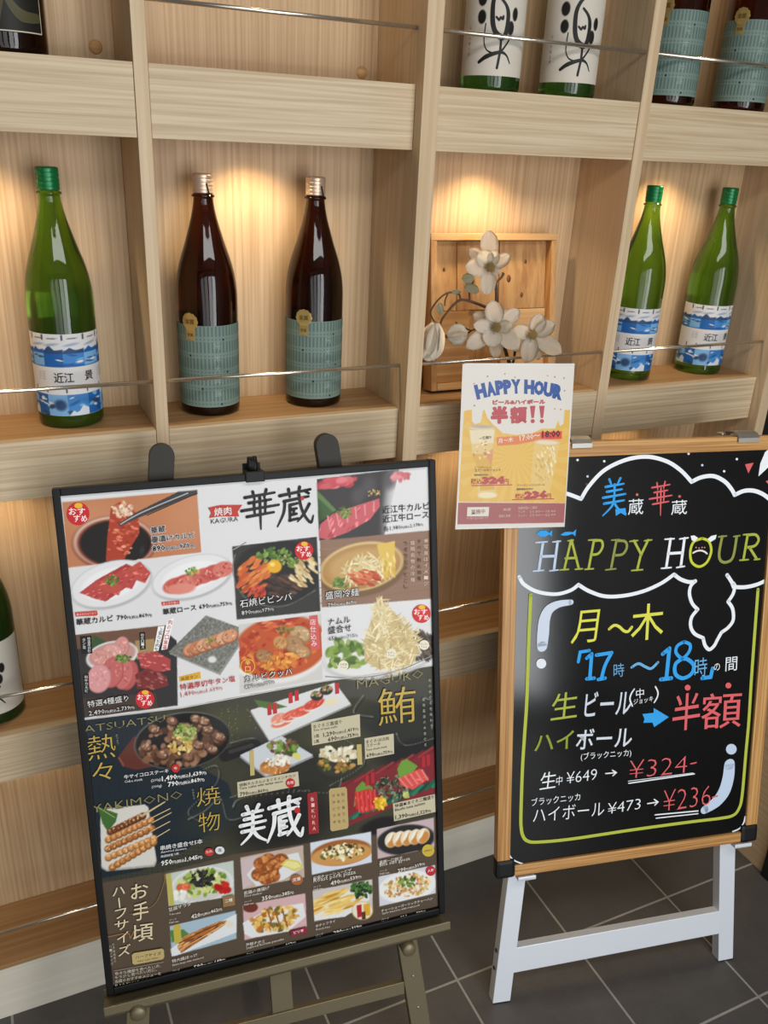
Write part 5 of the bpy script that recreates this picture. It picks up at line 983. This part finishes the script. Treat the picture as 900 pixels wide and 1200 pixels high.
y2, y3, y4 = (lambda *q: [(580 + x / 2.8125, 490 + y / 2.8125) for x, y in q]), (lambda *q: [(580 + x / 2.8125, 680 + y / 2.8125) for x, y in q]), (lambda *q: [(580 + x / 2.8125, 840 + y / 2.8125) for x, y in q])
W_, B_, G_, O_, R_, LB = (244, 248, 252), (50, 166, 240), (176, 184, 70), (146, 152, 74), (228, 100, 104), (200, 216, 238)
def arcs(pts, wd, col):
    """Scallops: each inner list is one bump of the cloud."""
    for a in pts: w_.line(a, wd, col, True)
arcs([y2((180, 235), (240, 250), (283, 266)), y2((284, 266), (310, 224), (360, 172), (430, 138), (500, 127), (565, 142), (612, 172), (648, 210)), y2((648, 210), (680, 195), (720, 191), (756, 208), (778, 232), (790, 253)), y2((790, 253), (820, 240), (852, 239), (882, 250), (906, 268), (918, 282))], 4.3, W_)
arcs([y2((80, 523), (96, 548), (140, 572), (200, 580), (248, 568), (275, 549)), y2((275, 549), (310, 570), (362, 587), (425, 585), (490, 570), (548, 544), (590, 515)), y2((590, 515), (612, 531), (640, 540), (660, 538)), y2((765, 517), (780, 540), (786, 556)), y2((786, 556), (822, 557), (864, 548), (900, 530), (920, 514))], 4.1, W_)
arcs([y3((660, 2), (645, 20), (641, 46), (650, 76), (668, 96)), y3((668, 96), (648, 122), (645, 152), (658, 176), (686, 190)), y3((686, 190), (692, 214), (706, 228), (722, 216), (734, 194), (746, 172)), y3((746, 172), (770, 154), (785, 130), (783, 94), (768, 70)), y3((768, 70), (784, 46), (790, 20), (786, 10))], 3.8, W_)
for x, y, c in ((272, 138, W_), (360, 142, W_), (305, 192, LB), (638, 117, W_), (737, 107, (214, 130, 130)), (683, 155, LB), (797, 135, W_), (755, 175, W_), (302, 218, (110, 60, 60))): w_.disc(*y2((x, y))[0], 1.4, c)
w_.shape(y2((824, 152), (852, 147), (835, 182)), R_); w_.shape(y2((868, 192), (874, 150), (890, 112), (912, 92), (926, 96), (912, 150), (890, 172)), W_); w_.shape(y2((892, 208), (906, 202), (916, 214), (904, 222)), R_)
w_.brush('美', *y2((350, 322), (432, 314), (354, 204)), B_, 0.085); w_.brush('華', *y2((508, 324), (582, 318), (510, 213)), R_, 0.065); w_.fit('蔵', *y2((438, 320), (488, 316), (440, 268)), W_, bold=0.0); w_.fit('蔵', *y2((580, 320), (632, 316), (582, 272)), W_, bold=0.0)
w_.disc(*y2((468, 252))[0], 1.6, (214, 120, 80)); w_.disc(*y2((608, 258))[0], 1.6, (214, 100, 90)); w_.shape(y2((396, 300), (430, 296), (432, 322), (414, 312), (398, 322)), B_)
def strokes(f, lst, wd, col):
    for a in lst: w_.line(f(*a), wd, col, len(a) > 2)
# HAPPY HOUR in slab letters
strokes(y2, [((158, 410), (144, 502)), ((206, 407), (194, 500)), ((150, 456), (200, 454))], 3.0, LB); strokes(y2, [((134, 410), (172, 407)), ((190, 408), (216, 405)), ((126, 504), (160, 501)), ((180, 503), (208, 500))], 1.7, LB)
strokes(y2, [((250, 404), (228, 498)), ((252, 402), (276, 496)), ((232, 462), (268, 460))], 2.7, G_); strokes(y2, [((214, 500), (242, 498)), ((264, 498), (288, 496)), ((240, 404), (258, 402))], 1.7, G_)
strokes(y2, [((326, 402), (308, 496)), ((326, 404), (350, 404), (354, 424), (340, 446), (316, 450))], 2.8, G_); strokes(y2, [((308, 402), (336, 400)), ((296, 498), (324, 496))], 1.7, G_)
strokes(y2, [((400, 402), (382, 496)), ((400, 404), (428, 406), (434, 426), (420, 448), (392, 452))], 2.8, O_); strokes(y2, [((384, 402), (410, 400)), ((364, 500), (398, 496))], 1.7, O_)
strokes(y2, [((458, 404), (482, 450)), ((504, 402), (480, 452)), ((480, 450), (468, 500))], 2.8, G_); strokes(y2, [((444, 406), (470, 403)), ((492, 404), (516, 401)), ((450, 502), (486, 499))], 1.7, G_)
strokes(y2, [((578, 398), (564, 492)), ((624, 396), (612, 488)), ((570, 446), (618, 443))], 3.0, W_); strokes(y2, [((560, 399), (590, 397)), ((608, 398), (636, 394)), ((548, 495), (580, 492)), ((598, 492), (624, 488))], 1.7, W_)
w_.line(y2((682, 396), (654, 408), (643, 440), (648, 474), (672, 489), (698, 474), (712, 438), (704, 406), (682, 396)), 2.8, (206, 212, 60), True)
w_.line(y2((652, 444), (664, 438), (678, 436), (690, 440), (698, 446)), 1.8, (240, 236, 230), True)
for x in (662, 672, 682, 690): w_.disc(*y2((x, 428 - (x % 4)))[0], 0.8, (232, 150, 130))
w_.shape(y2((644, 388), (656, 386), (668, 394), (658, 406), (648, 402)), W_); w_.shape(y2((700, 398), (712, 388), (730, 384), (726, 398), (710, 408)), W_)
strokes(y2, [((748, 390), (738, 446), (744, 470), (764, 474), (784, 456), (796, 390))], 3.0, O_); strokes(y2, [((736, 391), (762, 388)), ((786, 390), (806, 387))], 1.7, O_)
strokes(y2, [((832, 384), (818, 466)), ((832, 385), (858, 384), (868, 400), (856, 420), (828, 426)), ((838, 426), (862, 464))], 2.8, G_); strokes(y2, [((818, 384), (840, 382)), ((806, 468), (834, 466)), ((854, 466), (872, 464))], 1.7, G_)
w_.shape(y2((136, 380), (150, 370), (166, 370), (178, 378), (188, 368), (187, 390), (178, 383), (164, 391), (148, 389)), B_); w_.shape(y2((214, 384), (230, 375), (246, 374), (256, 376), (267, 366), (264, 389), (254, 381), (240, 386), (226, 387)), B_)
# frame of the offer
w_.line(y3((117, 48), (110, 220), (104, 400)) + y4((97, 60), (90, 170), (85, 320), (86, 366), (92, 392), (106, 408), (140, 412), (250, 402), (450, 372), (640, 346), (740, 334), (784, 324), (804, 300), (814, 256), (826, 120), (836, 10)) + y3((846, 300), (866, 30)), 3.6, (186, 196, 72), True)
w_.line(y3((250, 72), (210, 78), (178, 96), (163, 128), (158, 176), (155, 218)), [6, 8, 11, 13, 14, 12], (214, 224, 240), True); w_.disc(*y3((152, 274))[0], 5.8, (236, 242, 248))
w_.disc(*y4((778, 106))[0], 6.2, LB); w_.line(y4((772, 156), (768, 200), (754, 246), (728, 280), (690, 306)), [12, 13.5, 14, 12.5, 9], LB, True)
w_.line(y4((43, 440), (50, 460), (66, 474), (92, 484)), 1.5, W_, True); w_.line(y4((783, 377), (804, 368), (818, 350), (824, 328)), 1.5, W_, True)
w_.fit('月', *y3((248, 210), (332, 202), (262, 102)), (228, 226, 84), bold=-0.002); w_.fit('木', *y3((446, 202), (552, 190), (452, 82)), (228, 226, 84), bold=0.004); w_.line(y3((376, 160), (392, 148), (408, 152), (424, 166), (438, 168), (450, 154)), 3.2, (228, 226, 84), True)
w_.line(y3((310, 231), (280, 236), (274, 268)), 3.6, B_); strokes(y3, [((318, 242), (312, 322)), ((302, 256), (318, 242)), ((302, 324), (326, 322)), ((334, 246), (384, 238)), ((384, 238), (362, 280), (350, 324)), ((340, 326), (362, 322))], 4.0, B_)
w_.fit('時', *y3((390, 320), (425, 316), (390, 275)), (110, 170, 214)); w_.line(y3((450, 286), (472, 274), (494, 284), (514, 290), (536, 270)), 3.0, (110, 180, 226), True)
strokes(y3, [((574, 224), (564, 322)), ((552, 242), (574, 224)), ((546, 326), (580, 322))], 4.4, B_); w_.line(y3((622, 202), (600, 216), (596, 238), (616, 256), (638, 236), (642, 212), (622, 202)), 3.6, B_, True); w_.line(y3((616, 258), (594, 276), (594, 308), (618, 322), (646, 308), (654, 280), (634, 260), (616, 258)), 4.2, B_, True)
w_.fit('時', *y3((656, 320), (697, 314), (658, 258)), (110, 180, 226)); w_.line(y3((716, 290), (710, 318), (682, 322)), 4.2, B_); w_.fit('の', *y3((720, 298), (740, 296), (721, 274)), W_); w_.fit('間', *y3((758, 300), (796, 296), (760, 254)), W_)
w_.fit('生', *y3((182, 462), (268, 450), (190, 374)), G_, bold=0.004); w_.fit('ビール', *y3((292, 450), (444, 440), (300, 368)), (216, 224, 234), bold=0.022)
w_.line(y3((458, 358), (448, 374), (444, 392), (452, 414)), 1.6, W_, True); w_.line(y3((528, 350), (536, 368), (534, 384), (524, 402)), 1.6, W_, True); w_.fit('中', *y3((464, 390), (490, 386), (464, 358)), W_); w_.fit('ジョッキ', *y3((456, 410), (520, 398), (456, 392)), W_)
w_.shape(y3((485, 440), (522, 436), (522, 420), (572, 450), (524, 483), (518, 468), (488, 469), (492, 456)), B_)
w_.fit('半', *y3((582, 500), (672, 486), (588, 378)), R_, bold=0.01); w_.fit('額', *y3((676, 492), (808, 482), (682, 374)), R_, bold=0.004); w_.disc(*y3((634, 353))[0], 3.4, R_); w_.disc(*y3((768, 346))[0], 3.4, R_)
w_.fit('ハイ', *y4((128, 116), (258, 102), (130, 56)), (146, 160, 56), bold=0.02); w_.fit('ボール', *y4((264, 108), (448, 98), (270, 40)), (222, 228, 236), bold=0.022); w_.fit('(ブラックニッカ)', *y4((282, 146), (448, 132), (282, 118)), W_)
w_.fit('生', *y4((146, 240), (198, 232), (152, 184)), W_); w_.fit('中', *y4((200, 226), (220, 222), (202, 196)), W_); w_.fit('¥649', *y4((234, 220), (334, 206), (236, 182)), W_, bold=-0.012); w_.line(y4((364, 186), (398, 183)), 1.4, W_); w_.line(y4((386, 175), (399, 183), (388, 193)), 1.4, W_)
w_.fit('¥324', *y4((440, 204), (630, 184), (444, 144)), R_, bold=-0.02); w_.line(y4((644, 154), (662, 150)), 1.5, R_); w_.line(y4((440, 218), (656, 187)), 1.4, W_); w_.line(y4((438, 211), (652, 184)), 0.7, W_)
w_.fit('ブラックニッカ', *y4((120, 294), (280, 274), (120, 268)), W_); w_.fit('ハイボール', *y4((124, 348), (358, 324), (126, 300)), W_, bold=-0.006); w_.fit('¥473', *y4((370, 320), (478, 302), (372, 284)), W_, bold=-0.012); w_.line(y4((502, 285), (534, 280)), 1.4, W_); w_.line(y4((524, 271), (536, 280), (526, 290)), 1.4, W_)
w_.fit('¥236', *y4((552, 312), (708, 290), (556, 242)), R_, bold=-0.02); w_.line(y4((716, 264), (732, 260)), 1.5, R_); w_.line(y4((527, 322), (668, 309)), 1.4, W_); w_.line(y4((530, 333), (668, 318)), 1.2, W_)
w_.build('marker_lettering', M_MARKER, board)
stand_n = -0.030
for fx in ([(595, 1033), (615.6, 1033), (598.2, 1171.5), (577.8, 1173)], [(845, 1000), (864.2, 1000), (861, 1116.5), (843.6, 1121)]):
    a = [Vector(BP.uv(*p, stand_n)) for p in fx]
    tl, tr = a[0] + (a[0] - a[3]) * 3.9, a[1] + (a[1] - a[2]) * 3.9
    top_b = BH - 0.004
    def upto(p, q, h): t = (h - q.y) / (p.y - q.y); return q + (p - q) * t
    foot = [upto(a[0], a[3], a[3].y), upto(a[1], a[2], a[2].y)]
    cxl = (a[0].x + a[1].x) / 2; sgn = 1 if cxl > 0 else -1
    b = bmesh.new(); T0, T1 = Vector((max(-BW + 0.004, min(BW - 0.05, upto(a[0], a[3], top_b).x)), top_b)), None; T1 = Vector((T0.x + (a[1] - a[0]).length, top_b))
    fl = [BP.p(*foot[0], stand_n), BP.p(*foot[1], stand_n)]
    for p in fl: p.z = 0.003
    prism(b, [BP.p(*T0, stand_n), BP.p(*T1, stand_n), fl[1], fl[0]], BP.n * -0.026, 0.0015); lg = obj('leg', b, M_ALU, board)
    b = bmesh.new(); prism(b, [fl[0] + Vector((0.001, 0, -0.0028)), fl[1] + Vector((-0.001, 0, -0.0028)), fl[1] + Vector((-0.001, 0, 0.0006)), fl[0] + Vector((0.001, 0, 0.0006))], BP.n * -0.025); obj('rubber_foot', b, M_BLACK, lg)
    if sgn < 0:
        for py in (1114, 1134):
            q = BP.uv(579, py, stand_n - 0.013); e = foot[0] + (a[0] - foot[0]) * ((q[1] - foot[0].y) / (a[0].y - foot[0].y)); b = bmesh.new(); t = bmesh.new(); lathe(t, [(0, 0), (0.0045, 0), (0.004, 0.002), (0, 0.002)], 14)
            merge(b, t, lambda c: BP.p(e.x - 0.0006 - c.z, e.y + c.x, stand_n - 0.013 + c.y)); obj('bolt', b, M_DARK, lg, True)
b = bmesh.new(); prism_px(b, BP, [(604, 1111), (844.5, 1067.5), (844.5, 1094), (601, 1140.5)], stand_n - 0.003, stand_n - 0.023, 0.0015); obj('crossbar', b, M_ALU, board)
def strip(bm, prof, a0, a1, th):
    """A bent metal strip: prof in (normal, up) of the board plane, from a0 to a1 along its right."""
    n = len(prof); o = []
    for i in range(n):
        p, q = Vector(prof[max(i - 1, 0)]), Vector(prof[min(i + 1, n - 1)]); d = (q - p).normalized(); o.append((prof[i][0] - d.y * th, prof[i][1] + d.x * th))
    loop = list(prof) + o[::-1]; prism(bm, [BP.p(a0, u_, n_) for n_, u_ in loop], BP.r * (a1 - a0))
for l_, r_ in (((670.5, 512), (694, 511)), ((866, 502), (890.5, 502))):
    a0, a1 = BP.uv(*l_, 0.003)[0], BP.uv(*r_, 0.003)[0]; b = bmesh.new()
    strip(b, [(-0.052, BH + 0.001), (-0.040, BH + 0.006), (-0.026, BH + 0.0085), (-0.012, BH + 0.008), (-0.002, BH + 0.004), (0.0035, BH - 0.003), (0.0035, BH - 0.011)], a0, a1, 0.0016)
    hk = obj('hook', b, M_CLIPSTEEL, board)
    b = bmesh.new(); box(b, a0 - 0.012, a0 + 0.006, BH + 0.0005, BH + 0.0045, -0.055, -0.032, 0.001, BP); obj('spring_plate', b, M_STEEL, hk)
for l_, r_ in (((607, 1030), (628, 1029)), ((861, 993), (880.5, 990))):
    a0, a1 = BP.uv(*l_, 0.006)[0], BP.uv(*r_, 0.006)[0]; b = bmesh.new()
    box(b, a0, a1, -0.008, -0.0025, -0.030, 0.008, 0.002, BP); box(b, a0, a1, -0.008, 0.001, 0.0035, 0.008, 0.0018, BP); obj('hook', b, M_ALU, board)

# ------------------------------------------------------------------ laminated flyer leaning on the board's top left corner
FPX = [(533.5, 620.4), (661.6, 617.4), (673.5, 426.0), (544.4, 425.6)]
fq = [BP.uv(x, y, 0.0062) for x, y in FPX]; f0 = BP.p(*fq[0], 0.0062); fr = BP.p(*fq[1], 0.0062) - f0
FS = Plane(f0, fr, BP.u - fr.normalized() * BP.u.dot(fr.normalized())); fc_ = [FS.uv(x, y) for x, y in FPX]
flyer = thing('happy_hour_flyer', 'laminated yellow happy hour flyer over the top left corner of the black board', 'flyer', f0)
b = bmesh.new(); prism(b, [FS.p(a, c, -0.0001) for a, c in fc_], FS.n * -0.0006); obj('laminate', b, mat('clear_laminate_edge', rgb(214, 210, 202), 0.25), flyer)
h = Print(FS); us, vs = [p[0] for p in fc_], [p[1] for p in fc_]; mg = 0.0022
h.grid(0.0015, min(us[1], us[2]) - 0.0015, 0.0015, min(vs[2], vs[3]) - 0.0015, 0.0009, (222, 216, 206))
x5 = lambda *q: [(530 + x / 5.7143, 420 + y / 5.7143) for x, y in q]
YL, FO = (226, 180, 84), (222, 216, 206)
h.poly(x5((78, 345), (790, 345), (760, 975), (42, 965)), YL)
for k in range(24):
    a = k * 15; c = x5((420, 660))[0]; h.poly([c, (c[0] + 70 * math.cos(R(a)), c[1] + 70 * math.sin(R(a))), (c[0] + 70 * math.cos(R(a + 7)), c[1] + 70 * math.sin(R(a + 7)))], (232, 196, 106), 0.5)
h.poly(x5((20, 960), (770, 968), (770, 1140), (20, 1140)), FO); h.poly(x5((30, 200), (78, 200), (38, 970), (10, 970)), FO); h.poly(x5((792, 300), (830, 300), (790, 980), (757, 980)), FO)
h.poly(x5((40, 966), (758, 970), (752, 1100), (34, 1112)), (164, 92, 90))
h.poly(x5((70, 60), (800, 60), (790, 345), (752, 345), (744, 440), (720, 452), (708, 412), (690, 470), (600, 470), (540, 500), (430, 512), (340, 500), (270, 440), (236, 400), (210, 330), (190, 430), (150, 440), (132, 420), (132, 338), (72, 356)), FO)
h.poly(x5((296, 528), (440, 520), (590, 492), (732, 486), (730, 540), (596, 545), (440, 576), (300, 586)), (222, 128, 74)); h.poly(x5((590, 494), (735, 487), (733, 538), (596, 545)), (226, 74, 62))
# beer glass
h.poly(x5((112, 480), (284, 476), (262, 720), (300, 930), (170, 938), (176, 780), (136, 640)), (226, 196, 132)); h.poly(x5((130, 640), (272, 640), (262, 740), (286, 880), (186, 884), (186, 780)), (218, 172, 80)); h.ell(*x5((198, 462))[0], 15, 3.4, 2, (216, 204, 176), 0.1); h.ell(*x5((198, 456))[0], 14, 2.0, 2, (190, 172, 140), 0.3)
h.poly(x5((116, 482), (284, 478), (276, 566), (128, 570)), (230, 214, 180)); h.poly(x5((220, 640), (276, 600), (262, 720)), (216, 140, 110), 0.7); h.ell(*x5((236, 916))[0], 11, 3.6, 0, (236, 222, 180), 0.2); h.blobs(*x5((210, 620))[0], 12, 14, 0, 20, (0.5, 1.2), [(206, 140, 100), (236, 210, 160)], 5, 2)
# highball glass
h.poly(x5((548, 560), (722, 564), (650, 910), (520, 900)), (228, 196, 124), 0.75)
h.blobs(*x5((625, 700))[0], 12, 24, 14, 80, (0.5, 1.1), [(236, 212, 156), (214, 176, 104), (242, 226, 184), (206, 166, 96)], 6, 2.8, 70); h.ell(*x5((635, 562))[0], 15, 3.6, 2, (214, 190, 150), 0.1); h.ell(*x5((635, 564))[0], 13, 2.4, 2, (232, 214, 178), 0.2)
for x, y, c in ((236, 120, (150, 130, 120)), (352, 104, (180, 150, 110)), (420, 126, (190, 160, 110)), (638, 116, (200, 170, 90)), (686, 124, (150, 130, 120)), (748, 132, (180, 150, 120)), (146, 168, (190, 160, 100)), (148, 316, (150, 130, 110)), (752, 216, (170, 140, 120)), (686, 338, (206, 150, 120)), (726, 342, (206, 130, 110))): h.disc(*x5((x, y))[0], 1.0, c)
NV = (44, 82, 152)
L_ = 'HAPPY HOUR'; X_ = [158, 232, 292, 344, 396, None, 482, 548, 610, 674]; WDT = [72, 60, 56, 54, 64, 0, 68, 65, 65, 64]
for i, ch in enumerate(L_):
    if ch == ' ': continue
    x0, x1 = X_[i], X_[i] + WDT[i]; f = lambda x: 236 + ((x - 445) / 290) ** 2 * 44 + (x - 445) * 0.006
    tlt = ((x0 + x1) / 2 - 445) / 290 * 20
    h.fit(ch, *x5((x0 + tlt * -0.4, f(x0)), (x1 + tlt * -0.4, f(x1)), (x0 + tlt * 0.7 - 3, f(x0) - 97)), NV, bold=0.1)
RD = (184, 72, 78)
h.fit('ビール&ハイボール', *x5((270, 308), (620, 304), (272, 279)), RD, bold=0.03, heavy=0.35); h.fit('半', *x5((263, 434), (366, 430), (265, 327)), RD, bold=0.04, heavy=1.15); h.fit('額', *x5((388, 434), (494, 430), (391, 327)), RD, bold=0.02, heavy=0.8)
for x in (520, 582): h.shape(x5((x, 318), (x + 36, 317), (x + 26, 398), (x + 10, 399)), RD); h.disc(*x5((x + 18, 420))[0], 2.4, RD)
h.text('月～木', *x5((308, 566), (406, 556)), (240, 232, 220), bold=0.03); h.text('17:00～', *x5((452, 552), (588, 530)), (240, 232, 220), bold=0.03); h.text('18:00', *x5((602, 530), (720, 525)), (60, 26, 26), bold=0.03)
for a, t_, col, bd in ((((180, 546), (262, 536)), '一番搾り', (60, 50, 50), 0.03), (((150, 732), (262, 734)), 'ビール(中ジョッキ)', (150, 100, 60), 0), (((150, 756), (324, 754)), '生ビール中ジョッキ', (110, 84, 60), 0.0), (((146, 786), (240, 784)), '通常価格649円が', (80, 90, 70), 0.02), (((124, 838), (196, 836)), '税込', RD, 0.05), (((206, 838), (342, 834)), '324', RD, 0.1), (((346, 838), (376, 837)), '円', RD, 0.04), (((432, 856), (620, 852)), 'ブラックニッカハイボール', (120, 90, 60), 0), (((430, 882), (540, 880)), '通常価格473円が', (60, 70, 90), 0.02), (((420, 936), (484, 934)), '税込', RD, 0.05), (((488, 936), (628, 930)), '236', RD, 0.1), (((632, 934), (660, 933)), '円', RD, 0.04)):
    h.text(t_, *x5(*a), col, h=10.5 if t_ in ('324', '236') else None, bold=bd, res=1)
h.line(x5((130, 852), (400, 846)), 0.9, RD); h.line(x5((400, 946), (680, 940)), 0.9, RD)
h.shape(x5((100, 996), (246, 994), (242, 1056), (97, 1058)), (226, 214, 200)); h.text('実施中', *x5((126, 1040), (218, 1036)), (110, 70, 66), bold=0.03); CR = (226, 200, 190)
for a, t_ in ((((94, 1078), (240, 1074)), 'その他の日は対象外です'), (((338, 1020), (392, 1018)), '美蔵'), (((310, 1064), (388, 1060)), '華蔵も実施'), (((440, 1010), (566, 1006)), '営業時間のご案内'), (((440, 1036), (486, 1034)), 'ランチ'), (((522, 1034), (690, 1028)), '11:30～15:00'), (((440, 1062), (500, 1060)), 'ディナー'), (((522, 1058), (690, 1052)), '17:00～22:00')): h.text(t_, *x5(*a), CR, h=3.6, res=1)
h.build('printed_sheet', M_FLYER_INK, flyer)
